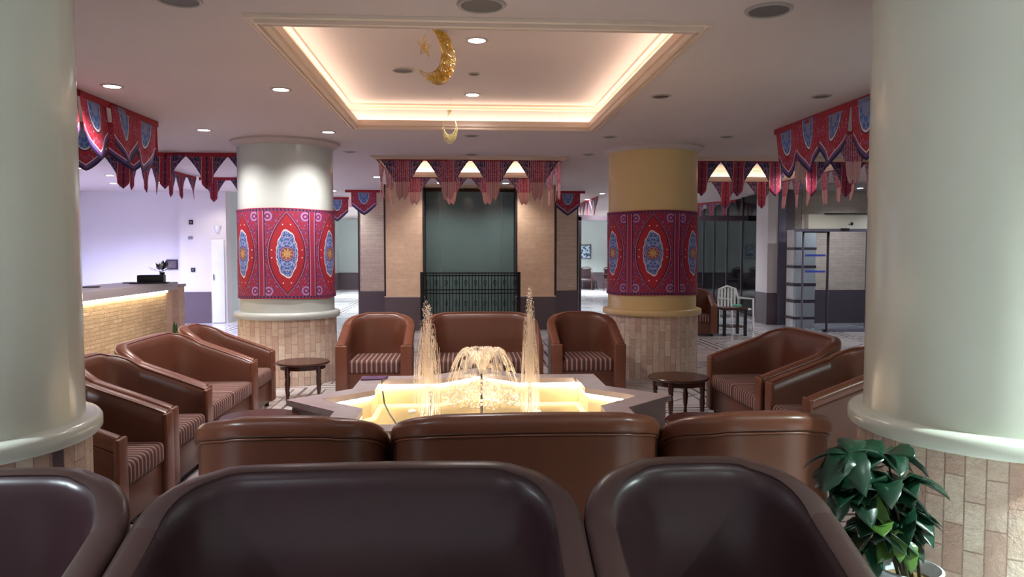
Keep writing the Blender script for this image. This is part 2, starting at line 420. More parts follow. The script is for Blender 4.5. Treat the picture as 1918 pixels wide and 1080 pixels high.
# walls
Wt = .15
st(box('wall_back', M['white_wall'], XL, XR, YB - Wt, YB, 0, CZ))
st(box('wall_left', M['white_wall'], XL - Wt, XL, YB, 10.6 * S, 0, CZ))
st(box('wall_right', M['green_wall'], XR, XR + Wt, YB, 10.6 * S, 0, CZ))
st(box('wall_behind_reception', M['white_wall'], XL, -3.93 * S, 10.72 * S, 10.8 * S, 0, CZ))
st(box('wall_beside_reception', M['white_wall'], -3.93 * S, -3.30 * S, 10.6 * S, 10.8 * S, 0, CZ))
st(box('wall_passage', M['green_wall'], -3.45 * S, -3.30 * S, 10.8 * S, YF, 0, CZ))
st(box('wall_far', M['green_wall'], -3.45 * S, 5.42 * S, YF, YF + Wt, 0, CZ))
dz = .435 * S
st(box('baseboard_reception', M['dado'], -3.93 * S, -3.52 * S, 10.58 * S, 10.6 * S, 0, dz))
st(box('baseboard_far', M['dado'], -3.3 * S, 5.38 * S, YF - .03, YF, 0, dz))
st(box('baseboard_passage', M['dado'], -3.3 * S, -3.28 * S, 11.2 * S, YF, 0, dz))
# service door at the end of the reception wall
d1 = st(box('door_1', M['white'], -3.50 * S, -3.325 * S, 10.575 * S, 10.6 * S, .01, 1.16 * S, bevel=.01))
MB().tube([(-3.47 * S, 10.565 * S, .60 * S), (-3.47 * S, 10.565 * S, .68 * S)], .012).build('door_handle', M['steel'], d1)
# soffit above the passage left of the far left column
st(box('wall_soffit', M['white_wall'], -3.3 * S, -.99 * S, 12.2 * S, 12.35 * S, 1.70 * S, CZ))

# feature wall with niche
FY = 9.44 * S
def px(x, Y, y=500): return at(x, y, Y=Y).x
def pz(y, Y, x=880): return at(x, y, Y=Y).z
def feature():
    xa, xb, xc, xd = px(720, FY), px(795, FY), px(966, FY), px(1041, FY)
    zt = pz(555, FY)
    for i, (a, b, w) in enumerate(((xa, xb, 'left'), (xc, xd, 'right'))):
        r = empty('feature_pilaster', ((a + b) / 2, FY, 0), 0, 'tall beige travertine pilaster %s of the green glass niche' % w, 'pilaster', 'pilasters of the glass niche')
        h = (b - a) / 2
        MB().box(-h + .03, h - .03, 0, .9, zt, CZ - .004).build('stone_panel', M['travertine'], r)
        for s in (-1, 1): MB().box(s * (h - .015) - .015, s * (h - .015) + .015, -.01, .9, zt, CZ - .004).build('edge_trim', M['darkframe'], r)
        MB().box(-h, h, -.03, .9, 0, zt - .01).build('base', M['dado'], r)
        MB().box(-h, h, -.02, .01, zt - .02, zt + .012).build('ledge', M['mould'], r)
    st(box('wall_niche', M['travertine'], xb, xc, FY + .75, FY + .9, 0, CZ))
    st(box('wall_niche_lintel', M['travertine'], xb, xc, FY + .02, FY + .72, pz(347, FY) - .02, CZ))
    r = empty('niche_glass', ((xb + xc) / 2, FY + .45, 0), 0, 'tall green-grey glass panel in the central niche behind the railing', 'glass panel')
    h = (xc - xb) / 2 - .01; z1 = pz(356, FY)
    MB().box(-h, h, 0, .03, 0, z1).build('pane', M['greenglass'], r)
    for s in (-.34, .36): MB().box(s * h * 2 - .004, s * h * 2 + .004, -.006, 0, 0, z1).build('joint', M['steel'], r)
    # railing
    RY = FY - .35; x0, x1 = px(790, RY), px(972, RY)
    r = empty('iron_railing', ((x0 + x1) / 2, RY, 0), 0, 'black wrought iron railing with scroll bars before the green glass niche', 'railing')
    h = (x1 - x0) / 2; zt = pz(511, RY)
    for z in (zt, zt - .05, zt - .33, zt - .40, .12): MB().box(-h, h, -.015, .015, z - .012, z + .012).build('rail', M['iron'], r)
    for s in (-1, 1): MB().box(s * h - .03, s * h + .03, -.03, .03, 0, zt + .02).build('post', M['iron'], r)
    n = 30; bars = MB()
    for i in range(n):
        x = -h + (i + .5) * 2 * h / n; b = MB(); b.tube([(x, 0, .1), (x, 0, zt)], .009, 6)
        if i % 3 == 1:
            for c in (zt - .19, zt - .6): b.tube([(x + .028 * cos(a * PI / 5), 0, c + .05 * sin(a * PI / 5)) for a in range(10)], .006, 5, True)
        b.build('bar', M['iron'], r, 60)
    # side wings set farther back
    WY = 10.6 * S
    for (p0, p1, w) in ((671, 722, 'left'), (1040, 1083, 'right')):
        a, b = px(p0, WY), px(p1, WY); z = .435 * S
        r = empty('stone_wing', ((a + b) / 2, WY, 0), 0, 'narrow pale split-stone wall panel over a dark base, %s of the niche' % w, 'wall panel')
        h = (b - a) / 2
        MB().box(-h + .03, h - .03, 0, .3, z, CZ).build('stone_panel', M['split'], r)
        for s in (-1, 1): MB().box(s * (h - .015) - .015, s * (h - .015) + .015, -.01, .3, z, CZ).build('edge_trim', M['darkframe'], r)
        MB().box(-h, h, -.02, .3, 0, z).build('base', M['dado'], r)
feature()
# framed opening right of the niche
OX = px(1084, 11 * S)
st(box('trim_20', M['darkframe'], OX, OX + .06, 11 * S, 11.1 * S, 0, pz(405, 11 * S)))
st(box('wall_opening_header', M['dado'], OX, OX + 3.0 * S, 11 * S, 11.1 * S, pz(412, 11 * S), pz(402, 11 * S)))

# ------------------------------------------------------------------ columns
def column(cx, cy, label, shaft='cream', near=False):
    r = empty('round_column', (cx * S, cy * S, 0), 0, label, 'column', 'round lobby columns')
    R = .355 * S
    MB().lathe([(.370 * S, 0), (.370 * S, .50 * S)], n=72).build('stone_base', M['stone_col'], r, 30)
    MB().lathe([(R, .5 * S), (R, CZ)], n=72).build('shaft', M[shaft], r, 30)
    z0 = .512 * S; k = .398 * S
    MB().lathe([(.36 * S, z0 - .03), (k - .012, z0 - .028), (k, z0 - .012), (k, z0 + .030), (k - .010, z0 + .044), (k - .03, z0 + .050), (.355 * S, z0 + .052)], n=72).build('ring_moulding', M[shaft], r, 50)
    MB().lathe([(R, CZ - .075), (R + .02, CZ - .07), (R + .03, CZ - .045), (R + .075, CZ - .025), (R + .08, CZ)], n=72).build('capital', M['ceil'], r, 50)
    return r
cl = column(-1.38, 5.91, 'white round column left of the fountain wrapped in red printed cloth', 'whitecol')
cr = column(1.525, 6.03, 'yellow-cream round column right of the fountain wrapped in red printed cloth', 'yellow')
nl = column(-1.41, 2.05, 'large near round column filling the left edge of the photo')
nr = column(1.521, 2.017, 'large near round column at the right edge behind the potted plant')
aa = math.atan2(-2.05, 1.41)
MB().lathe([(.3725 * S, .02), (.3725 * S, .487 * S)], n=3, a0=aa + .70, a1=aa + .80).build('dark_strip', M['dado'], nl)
for (c, zb, zt, lab, a) in (((-1.38, 5.91), .648, 1.312, 'red printed tentmaker cloth with blue medallions around the white far column', .23),
                         ((1.525, 6.03), .655, 1.312, 'red printed tentmaker cloth with blue medallions around the yellow far column', -.25)):
    R = .363 * S; h = (zt - zb) * S; m = MB(); n = 120
    f = math.atan2(-c[1], -c[0]) + (0 if a > 0 else .02)
    vs = []; fs = []; uvs = []
    for i in range(n + 1):
        an = f - PI + 2 * PI * i / n
        for j in range(9):
            rr = R + .003 * sin(an * 9 + j) + (.004 if j in (0, 8) else 0)
            vs.append((rr * cos(an), rr * sin(an), j / 8 * h + .006 * sin(an * 3) * (1 if j in (0, 8) else 0)))
    PW = .60
    for i in range(n):
        for j in range(8):
            fs.append((i * 9 + j, (i + 1) * 9 + j, (i + 1) * 9 + j + 1, i * 9 + j + 1))
            ua = PW / 2 + (i / n - .5) * 6 * PW + 6 * PW; ub = PW / 2 + ((i + 1) / n - .5) * 6 * PW + 6 * PW; va, vb = j / 8 * 1.07, (j + 1) / 8 * 1.07
            uvs.append([(ua, va), (ub, va), (ub, vb), (ua, vb)])
    o = m.add(vs, fs, uvs).build('column_cloth', M['wrap'], None, 60)
    o.location = (c[0] * S, c[1] * S, zb * S); tag(o, lab, 'cloth', 'cloths wrapped round the far columns')

# ------------------------------------------------------------------ seats
def make_seat(name, W, dark, cat):
    W -= .026 if W < 1 else .012
    D, t, r = .76, .10, .24
    zf, zb = .575, .865
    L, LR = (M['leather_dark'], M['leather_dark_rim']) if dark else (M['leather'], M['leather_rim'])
    root = empty(name, (0, 0, 0), 0, '', cat)
    w = W / 2 - t / 2; yb = D - t / 2
    path = [(-w, y) for y in [0, .02, .08, .18, .28, .38, .48]] + [(-w + r - r * cos(a), yb - r + r * sin(a)) for a in [PI / 2 * k / 10 for k in range(11)]]
    nb = 8
    path += [(-w + r + (2 * w - 2 * r) * k / nb, yb) for k in range(1, nb)]
    path += [(-x, y) for x, y in reversed(path[:18])]
    def ztop(x, y):
        ys = yb - r; u = max(0, min(1, y / ys)); h = zf + (zb - .115 - zf) * u ** .95
        if y > ys: a = min(1, (y - ys) / r); h = zb - .115 + .115 * (.5 * a + .5 * (1 - (1 - a) ** 2))
        if y > yb - .02: h += .010 * (1 - (x / w) ** 2)
        return h
    def sweep(sec, m, caps=True, n0=0, n1=None):
        P = path[n0:n1]; vs = []; fs = []; K = None
        for i, (x, y) in enumerate(P):
            a = P[max(0, i - 1)]; b = P[min(len(P) - 1, i + 1)]; tx, ty = b[0] - a[0], b[1] - a[1]; l = math.hypot(tx, ty); tx /= l; ty /= l
            nx, ny = -ty, tx
            s_ = sec(ztop(x, y), i, len(P)); K = len(s_)
            vs += [(x + nx * o, y + ny * o, z) for o, z in s_]
        for i in range(len(P) - 1):
            for k in range(K): fs.append((i * K + k, (i + 1) * K + k, (i + 1) * K + (k + 1) % K, i * K + (k + 1) % K))
        fs.append(tuple(range(K))); fs.append(tuple((len(P) - 1) * K + k for k in range(K - 1, -1, -1)))
        return m.add(vs, fs)
    h = t / 2
    def shell_sec(zt, i, n):
        z1 = zt
        return [(h - .012, .05), (h, .09), (h, z1 - .06), (h, z1 - .022), (h - .012, z1 - .004), (h - .03, z1), (0, z1 - .001), (-h + .026, z1 - .012), (-h + .010, z1 - .036), (-h, z1 - .085), (-h - .012, max(.36, z1 - .28)), (-h - .016, .32), (-h - .016, .05)]
    sh = sweep(shell_sec, MB()).build('shell', L, root, 50)
    def rim_sec(zt, i, n):
        o_ = h + .013
        return [(h - .004, zt - .078), (o_ - .004, zt - .076), (o_, zt - .066), (o_, zt - .026), (o_ - .006, zt - .010), (o_ - .02, zt + .001), (o_ - .04, zt + .004), (h - .06, zt + .003), (h - .075, zt - .004), (h - .07, zt - .02), (h - .02, zt - .03)]
    sweep(rim_sec, MB()).build('top_roll', LR, root, 60)
    # piping seam under the roll, outside and inside
    pts = []
    for i, (x, y) in enumerate(path):
        a = path[max(0, i - 1)]; b = path[min(len(path) - 1, i + 1)]; tx, ty = b[0] - a[0], b[1] - a[1]; l = math.hypot(tx, ty)
        pts.append((x - ty / l * (h + .002), y + tx / l * (h + .002), ztop(x, y) - .086))
    MB().tube(pts, .0055, 6).build('piping', LR, root, 60)
    for s in (-1, 1):
        x = s * w
        MB().box(x - h - .006 - (.010 if s < 0 else .0), x + h + .006 + (.010 if s > 0 else .0), -.018, .014, .05, zf - .004).build('arm_front', LR, root, None, .013, 0, 4)
    iw = W / 2 - t
    iw -= .004
    box('base', L, -iw, iw, .015, D - t, .05, .27, root, .01)
    nc = 1 if W < 1 else 2
    for i in range(nc):
        x0 = -iw + i * 2 * iw / nc; x1 = x0 + 2 * iw / nc
        MB().box(x0 + .002, x1 - .002, -.010, D - t - .02, .265, .405).build('seat_cushion', M['stripe'], root, None, .035, 0, 4)
    for sx in (-1, 1):
        for y in (.06, D - .1): MB().lathe([(.001, 0), (.022, 0), (.028, .055), (.001, .055)], (sx * (w - .02), y), 12).build('foot', M['black'], root)
    return root
protos = {}
def seat(kind, dark, fx, fy, rz, label, group, sx=1):
    """fx, fy: middle of the front edge, eye heights; rz: heading (0 faces the camera)"""
    key = (kind, dark)
    if key not in protos:
        protos[key] = (make_seat('tub_sofa' if kind == 'sofa' else 'tub_chair', (.835 if kind == 'sofa' else .485) * S, dark, 'sofa' if kind == 'sofa' else 'armchair'), [False])
    p, used = protos[key]
    o = place(p, used, (fx * S, fy * S, 0), rz, label, group); o.scale = (sx, 1, 1); return o
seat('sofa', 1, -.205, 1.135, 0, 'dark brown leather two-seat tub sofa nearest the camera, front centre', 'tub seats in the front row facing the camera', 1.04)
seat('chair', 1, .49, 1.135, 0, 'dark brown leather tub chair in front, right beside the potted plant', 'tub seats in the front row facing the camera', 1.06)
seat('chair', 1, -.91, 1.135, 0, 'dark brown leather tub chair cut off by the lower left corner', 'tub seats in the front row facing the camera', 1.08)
g2 = 'tub seats with their backs to the camera'
D_ = .76 / S
seat('chair', 0, -.505, 2.035 + D_, PI, 'brown leather tub chair seen from behind, left of the middle sofa', g2, 1.14)
seat('sofa', 0, .181, 2.035 + D_, PI, 'brown leather two-seat tub sofa seen from behind before the fountain', g2, .955)
seat('chair', 0, .838, 2.015 + D_, PI, 'brown leather tub chair seen from behind beside the plant leaves', g2, 1.07)
g3 = 'tub seats along the left side of the fountain'
seat('chair', 0, -1.25, 4.705, PI / 2, 'brown tub chair at the far end of the left row, beside the round table', g3)
seat('sofa', 0, -1.235, 4.03, PI / 2, 'brown two-seat tub sofa, second from the far end of the left row', g3)
seat('chair', 0, -1.205, 3.345, PI / 2, 'brown tub chair in the left row nearer than the two-seat sofa', g3)
seat('chair', 0, -1.19, 2.835, PI / 2, 'brown tub chair with striped cushion beside the near left column', g3)
g4 = 'tub seats along the right side of the fountain'
seat('sofa', 0, 1.50, 4.09, -PI / 2, 'brown two-seat tub sofa at the far end of the right row by the round table', g4)
seat('chair', 0, 1.50, 3.37, -PI / 2, 'brown tub chair at the near end of the right row, half behind the near column', g4)
g5 = 'tub seats across the far side of the fountain'
seat('chair', 0, -.622, 5.12, 0, 'brown tub chair behind the fountain beside the white wrapped column', g5, 1.07)
seat('sofa', 0, .115, 5.12, 0, 'brown two-seat tub sofa behind the fountain water, facing the camera', g5)
seat('chair', 0, .855, 5.12, 0, 'brown tub chair behind the fountain beside the yellow wrapped column', g5, 1.07)
seat('chair', 0, 2.70, 8.58, -.15, 'brown tub chair beyond the yellow column near the dark window', None)

# ------------------------------------------------------------------ round side tables
def make_table():
    r = empty('round_side_table', (0, 0, 0), 0, '', 'table'); R = .178 * S; H = .255 * S
    MB().lathe([(.001, H - .028), (R - .012, H - .028), (R, H - .018), (R, H - .008), (R - .008, H), (.001, H)], n=48).build('table_top', M['wood'], r, 40)
    MB().lathe([(R - .06, H - .075), (R - .045, H - .075), (R - .045, H - .027), (R - .06, H - .027), (R - .06, H - .075)], n=40).build('apron', M['wood'], r, 40)
    for k in range(4):
        a = PI / 4 + k * PI / 2 + .2; x, y = (R - .055) * cos(a), (R - .055) * sin(a)
        MB().lathe([(.001, 0), (.015, 0), (.018, .03), (.014, .06), (.022, .12), (.026, .2), (.018, .25), (.026, .262), (.022, .28), (.026, .30), (.026, H - .03), (.001, H - .03)], (x, y), 14).build('leg', M['wood'], r, 50)
    return r
tp = make_table(); tu = [False]; gt = 'round wooden tables between the seats'
place(tp, tu, (-1.10 * S, 5.12 * S, 0), 0, 'small round dark wood table in front of the white column', gt)
place(tp, tu, (1.27 * S, 4.36 * S, 0), 0, 'small round dark wood table at the end of the right sofa', gt)
place(tp, tu, (-.925 * S, 3.40 * S, 0), 0, 'small round table with purple sheen, left of the fountain, behind the chair backs', gt)
place(tp, tu, (1.06 * S, 3.21 * S, 0), 0, 'small round table right of the fountain, mostly behind the chair backs', gt)

# ------------------------------------------------------------------ fountain
FX, FYc = .078 * S, 3.555 * S
fo = empty('star_fountain', (FX, FYc, 0), 0, 'eight-pointed star fountain of pale marble with glowing cream basin', 'fountain')
def star(a):
    out = []
    for k in range(16):
        an = PI * k / 8; R = a * math.sqrt(2) if k % 2 == 0 else a / cos(PI / 8)
        out.append((R * cos(an), R * sin(an)))
    return out
ao, ai = .652 * S, .535 * S; HZ = .30 * S; BZ = .13 * S
m = MB(); so, si = star(ao), star(ai)
m.band(so, so, HZ - .045, HZ); m.band(so, si, HZ, HZ); m.band(si, si, HZ, HZ - .045); m.band(si, so, HZ - .045, HZ - .045)
m.build('coping', M['granite'], fo)
m = MB(); s1, s2 = star(ao - .03), star(ai + .03); m.band(s1, s1, 0, HZ - .045); m.build('outer_wall', M['granite'], fo)
MB().band(s2, s2, HZ - .045, BZ).build('basin_wall', M['basin'], fo)
MB().prism(star(ai + .03), BZ - .03, BZ).build('basin_floor', M['basin'], fo)
m = MB(); s3, s4 = star(ai + .022), star(ai + .006); m.band(s3, s3, HZ - .062, HZ - .047); m.band(s3, s4, HZ - .062, HZ - .062); m.band(s4, s4, HZ - .062, HZ - .047)
m.build('led_strip', M['led_basin'], fo)
MB().prism(star(ai + .028), BZ + .025, BZ + .027).build('water_surface', M['pool'], fo)
# pale line where the basin wall meets the floor
m = MB(); s5, s6 = star(ai + .028), star(ai - .03); m.band(s5, s6, BZ + .05, BZ + .012); m.build('cove_tile', M['basin'], fo)
NOZ = [(.0, .0, .435), (-.245, .02, .325), (.235, .05, .335)]
for x, y, z in NOZ:
    MB().tube([(x * S, y * S, BZ), (x * S, y * S, z * S)], .011, 10).build('nozzle_pipe', M['black'], fo, 60)
    MB().lathe([(.001, z * S - .03), (.016, z * S - .03), (.018, z * S), (.001, z * S)], (x * S, y * S), 12).build('nozzle_head', M['steel'], fo, 60)
MB().tube([(-.50 * S, .26 * S, HZ - .02), (-.49 * S, .25 * S, HZ - .12), (-.45 * S, .1 * S, BZ + .12), (-.38 * S, -.05 * S, BZ + .04), (-.28 * S, -.10 * S, BZ + .02), (-.2 * S, -.02 * S, BZ + .02), (0, 0, BZ + .02)], .007, 8).build('hose', M['black'], fo, 60)
for x, y in ((-.36, .40), (.30, .35)):
    MB().lathe([(.001, 0), (.032, 0), (.036, .02), (.02, .03), (.001, .03)], (0, 0), 16).build('basin_lamp', M['white'], fo, 40).location = (x * S, y * S, BZ + .02)
o = MB(); rocks = []
for k in range(34):
    a = random.uniform(0, 2 * PI); q = random.choice([(-.33, -.12), (0, -.04), (.1, .02), (.28, -.1)])
    x, y = (q[0] + random.gauss(0, .05)) * S, (q[1] + random.gauss(0, .045)) * S
    if math.hypot(x, y) > .45 * S: continue
    rr = random.uniform(.014, .035)
    b = MB().ball((0, 0, 0), (rr, rr * random.uniform(.7, 1), rr * .6), 5).build('pebble', M['rock'], None, 60)
    b.location = (FX + x, FYc + y, BZ + rr * .55); tag(b, 'small brown pebble lying on the glowing fountain basin floor', 'pebble', 'pebbles on the basin floor')
# cloth on the back-left coping
m = MB(); n = 10; vs = []; fs = []
for i in range(n + 1):
    for j in range(n + 1):
        u, v = i / n, j / n; vs.append((u * .22, v * .16 + .03 * u, .006 + .012 * abs(sin(u * 7 + v * 3)) * (1 - abs(2 * v - 1))))
for i in range(n):
    for j in range(n): k = i * (n + 1) + j; fs.append((k, k + n + 1, k + n + 2, k + 1))
o = m.add(vs, fs).build('folded_cloth', M['purple_cloth'], None, 60, solid=.008); o.location = (FX - .645 * S, FYc + .50 * S, HZ + .002)
tag(o, 'purple patterned cloth lying on the back left corner of the fountain rim', 'cloth')

# water
def plume(x, y, z0, zt, n, spread, name, label, lean=0):
    n //= 2
    m = MB(); X0, Y0 = FX + x * S, FYc + y * S
    for k in range(n):
        a = random.uniform(0, 2 * PI); rr = spread * random.random() ** .7; top = zt * (1 - .30 * random.random() ** 1.4 - .10 * rr / spread)
        zs = top * S; zb = BZ + .03; pts = []; up = random.random() < .35
        for q in range(9):
            u = q / 8
            if up: z = z0 + (zs - z0) * u; d = rr * .6 * u
            else:  z = zs - (zs - zb) * u ** 1.6; d = rr * (.45 + .55 * u ** .7)
            pts.append((X0 + d * cos(a) + random.gauss(0, .003) + lean * u, Y0 + d * sin(a), z))
        i0 = random.randint(0, 4); i1 = random.randint(i0 + 3, 8)
        m.tube(pts[i0:i1 + 1], random.uniform(.0007, .0018), 4)
    for k in range(n * 4):
        a = random.uniform(0, 2 * PI); u = random.random(); z = BZ + (zt * S - BZ) * (1 - u ** 1.3) + random.uniform(-.02, .05); d = spread * (.2 + .9 * u) * random.random() ** .6
        r = random.uniform(.0014, .0034); m.ball((X0 + d * cos(a), Y0 + d * sin(a), z), (r, r, r * 1.8), 3)
    o = m.build(name, M['spray']); tag(o, label, 'water jet', 'fountain water jets', 'stuff')
plume(-.26, .02, .3 * S, .735, 420, .13, 'water_jet', 'left glittering water plume rising from the star fountain')
plume(.235, .05, .3 * S, .80, 420, .085, 'water_jet', 'right glittering water plume rising tall from the star fountain')
# dome of water from the middle nozzle
m = MB(); n = 56; prof = []; NP = 16
X0, Y0 = FX, FYc; zc = .435 * S
vs = []; fs = []
for i in range(n):
    a = 2 * PI * i / n; wob = 1 + .06 * sin(3 * a + 1) + .03 * sin(7 * a)
    for j in range(NP + 1):
        u = j / NP
        r = (.02 + .235 * (u ** .8)) * wob * 1.12; z = zc + .165 * (1 - (1 - min(1, u * 2.6)) ** 2) - .34 * max(0, u - .30) ** 1.7 / .55
        vs.append((X0 + r * cos(a), Y0 + r * sin(a), z + .006 * sin(a * 9 + u * 11)))
for i in range(n):
    for j in range(NP):
        if random.random() < (.10 + .75 * (j / NP)): continue
        k = (i + 1) % n; fs.append((i * (NP + 1) + j, k * (NP + 1) + j, k * (NP + 1) + j + 1, i * (NP + 1) + j + 1))
m.add(vs, fs)
tag(m.build('water_dome', M['bell'], None, 70, solid=.003), 'thin dome of water over the middle nozzle of the star fountain', 'water dome', None, 'stuff')
m = MB()
for i in range(64):
    a = random.uniform(0, 2 * PI); pts = []
    for j in range(random.choice((4, 5, 6, 8))):
        u = (j + 1) / 8 * random.uniform(.97, 1.03); r = (.02 + .235 * (u ** .8)) * 1.14; z = zc + .167 * (1 - (1 - min(1, u * 2.6)) ** 2) - .34 * max(0, u - .30) ** 1.7 / .55
        pts.append((X0 + r * cos(a), Y0 + r * sin(a), z))
    m.tube(pts, random.uniform(.0012, .0028), 4)
for i in range(900):
    a = random.uniform(0, 2 * PI); r = .30 * random.random() ** .5; h = .15 * (1 - r / .31) + .02
    q = random.uniform(.003, .011); m.ball((X0 + r * cos(a), Y0 + r * sin(a), HZ - .05 + random.random() ** .6 * (h + .05)), q, 3)
tag(m.build('water_foam', M['foam']), 'bright foam and droplets bubbling at the middle of the star fountain', 'foam', None, 'stuff')

# ------------------------------------------------------------------ bunting
def flag_shape(kind, W, L, style):
    n = 24 if kind == 'shield' else 32; rows = 8; vs = []; fs = []; uvs = []
    def ln(u):
        u = abs(u)
        if kind == 'shield': return .60 + .40 * (1 - u ** 1.25)
        if u < .24: return (.86 + .14 * (1 - u / .24)) if kind == 'spade' else .9 + .1 * ((int(u * 100) * 7) % 5) / 5
        q = (1 - u) / .76; return .05 + .60 * q ** 1.25 + (.25 * max(0, (q - .9) / .1) ** 1.5)
    for i in range(n + 1):
        u = -1 + 2 * i / n
        for j in range(rows + 1):
            v = ln(u) * j / rows
            vs.append((u * W / 2, .012 * sin(u * 5 + style) * (.3 + v), -v * L))
    def U(k): i, j = divmod(k, rows + 1); u = -1 + 2 * i / n; return (u, ln(u) * j / rows)
    for i in range(n):
        for j in range(rows):
            q = (i * (rows + 1) + j, (i + 1) * (rows + 1) + j, (i + 1) * (rows + 1) + j + 1, i * (rows + 1) + j + 1); fs.append(q); uvs.append([U(k) for k in q])
    return MB().add(vs, fs, uvs)
fp = {}
def bunting(p0, p1, kind, pitch, W, L, label, group='strings of festive bunting', skip=0):
    p0 = Vector((p0[0] * S, p0[1] * S, CZ - .003)); p1 = Vector((p1[0] * S, p1[1] * S, CZ - .003)); d = p1 - p0; Ln = d.length; rz = math.atan2(d.y, d.x)
    r = empty('bunting', p0, rz, label, 'bunting', group)
    MB().box(0, Ln, -.004, .004, -.055, 0).build('ribbon', M['ribbon'], r)
    n = max(1, int(round(Ln / (pitch * S)))); st_ = Ln / n
    for i in range(n):
        key = (kind, round(W, 3), round(L, 3), i % 3)
        if key not in fp:
            o = flag_shape(kind, W * S, L * S, i * 2.1).build('flag', M[kind], r, 70, solid=.003); fp[key] = o
        else:
            o = fp[key].copy(); COL.objects.link(o); o.parent = r
        o.location = (st_ * (i + .5), 0.006 * (-1) ** i, -.015); o.rotation_euler = (random.uniform(-.10, .10), 0, random.uniform(-.06, .06))
bunting((-1.985, 3.35), (-1.965, 4.98), 'shield', .33, .315, .33, 'red and blue shield bunting on the ceiling just right of the near left column')
bunting((2.12, 5.05), (2.14, 3.4), 'shield', .33, .315, .335, 'red and blue shield bunting on the ceiling beside the near right column')
bunting((-3.02, 6.5), (-1.66, 6.5), 'spade', .37, .365, .30, 'spade-shaped red bunting crossing left of the white wrapped column')
bunting((-3.0, 8.62), (-3.0, 6.55), 'spade', .30, .29, .27, 'receding spade-shaped bunting left of the far left ceiling recess')
bunting((-2.98, 8.65), (-1.7, 8.65), 'spade', .30, .29, .27, 'farther spade-shaped bunting across the back of the left ceiling recess')
bunting((-3.5, 5.02), (-2.0, 5.02), 'shield', .33, .315, .30, 'shield bunting across the back of the near left ceiling recess')
bunting((1.95, 6.6), (3.62, 6.6), 'spade', .37, .365, .33, 'spade-shaped bunting right of the yellow wrapped column')
bunting((1.98, 8.52), (3.64, 8.52), 'spade', .37, .365, .33, 'farther spade-shaped bunting below the glowing strip on the right')
bunting((3.65, 8.5), (3.66, 5.2), 'tassel', .30, .29, .36, 'receding tasselled bunting along the right side before the glass entrance')
bunting((2.15, 5.08), (3.6, 5.08), 'tassel', .36, .35, .36, 'tasselled bunting behind the shield bunting beside the near right column')
bunting((-.75, 6.66), (.85, 6.66), 'tassel', .38, .39, .38, 'tasselled bunting across the front of the central niche recess')
bunting((-.77, 8.24), (-.77, 6.68), 'tassel', .30, .29, .36, 'tasselled bunting along the left side of the niche recess')
bunting((.87, 6.7), (.87, 8.24), 'tassel', .30, .29, .36, 'tasselled bunting along the right side of the niche recess')
bunting((-.75, 8.26), (.85, 8.26), 'tassel', .38, .38, .32, 'tasselled bunting across the back of the niche recess before the green glass')
bunting((-1.62, 10.3), (-1.12, 10.3), 'shield', .40, .34, .33, 'single shield flags hanging before the left stone panel')
bunting((1.18, 10.3), (1.66, 10.3), 'shield', .40, .34, .33, 'single shield flags hanging before the right stone panel')
bunting((-2.15, 11.7), (-1.78, 11.7), 'shield', .36, .34, .36, 'dim shield bunting over the passage right of the white column')
bunting((2.0, 14.6), (2.0, 11.2), 'spade', .36, .34, .3, 'distant dark bunting left of the yellow column top')
bunting((3.3, 15.0), (4.45, 11.6), 'spade', .36, .34, .28, 'distant dark bunting over the tinted window')

# ------------------------------------------------------------------ ceiling lamps
LK = 2.3
def spot(loc, power, col, size=2.4, blend=.8, rad=.05, name='lamp_light'):
    l = bpy.data.lights.new(name, 'SPOT'); l.energy = power * LK; l.color = col; l.spot_size = size; l.spot_blend = blend; l.shadow_soft_size = rad
    o = bpy.data.objects.new(name, l); COL.objects.link(o); o.location = loc; return o
def dl_mesh(on):
    r = empty('downlight', (0, 0, 0), 0, '', 'ceiling light')
    MB().lathe([(.062, .0), (.064, -.006), (.078, -.008), (.088, -.003), (.09, .0)], n=28).build('trim_ring', M['vent_ring'], r, 50)
    MB().lathe([(.001, -.003), (.063, -.003)], n=24).build('lens', M['lamp_on' if on else 'dark_lamp'], r)
    return r
dlp = {True: (dl_mesh(True), [False]), False: (dl_mesh(False), [False])}
def downlight(x, y, on, label, power=26, col=(1, .93, .90), z=CZ, group=None, sc_=1):
    p, u = dlp[on]; o = place(p, u, (x, y, z - .001), 0, label, group or ('lit ceiling downlights' if on else 'unlit ceiling downlights')); o.scale = (sc_, sc_, 1)
    if on and power: spot((x, y, z - .03), power, col)
    return o
UZ = CZ + .235
def dp(px_, py_, on, label, **k):
    p = at(px_, py_, z=k.get('z', CZ)); return downlight(p.x, p.y, on, label, **k)
COOL = (.86, .90, 1.0)
dp(210, 161, True, 'lit downlight above the near left bunting')
dp(526, 167, True, 'lit downlight left of the central recess, nearer one', power=26)
dp(382, 243, True, 'lit downlight before the spade bunting on the left', power=30)
dp(615, 247, True, 'lit downlight at the far left corner of the central recess', power=36)
dp(893, 75, True, 'lit downlight inside the central recess, nearer one', z=UZ, power=22)
dp(885, 177, True, 'lit downlight inside the central recess, farther one', z=UZ, power=22)
for i, (a, b, t_) in enumerate(((1238, 180, 'unlit downlight right of the central recess'), (1538, 180, 'unlit downlight near the right shield bunting'),
        (1361, 256, 'unlit downlight above the right spade bunting'), (1142, 256, 'unlit downlight left of the yellow column top'), (883, 254, 'unlit downlight beyond the central recess'),
        (883, 289, 'unlit downlight just before the niche bunting'), (655, 284, 'unlit downlight right of the white column top'), (1103, 289, 'unlit downlight near the yellow column, farther one'))): dp(a, b, False, t_)
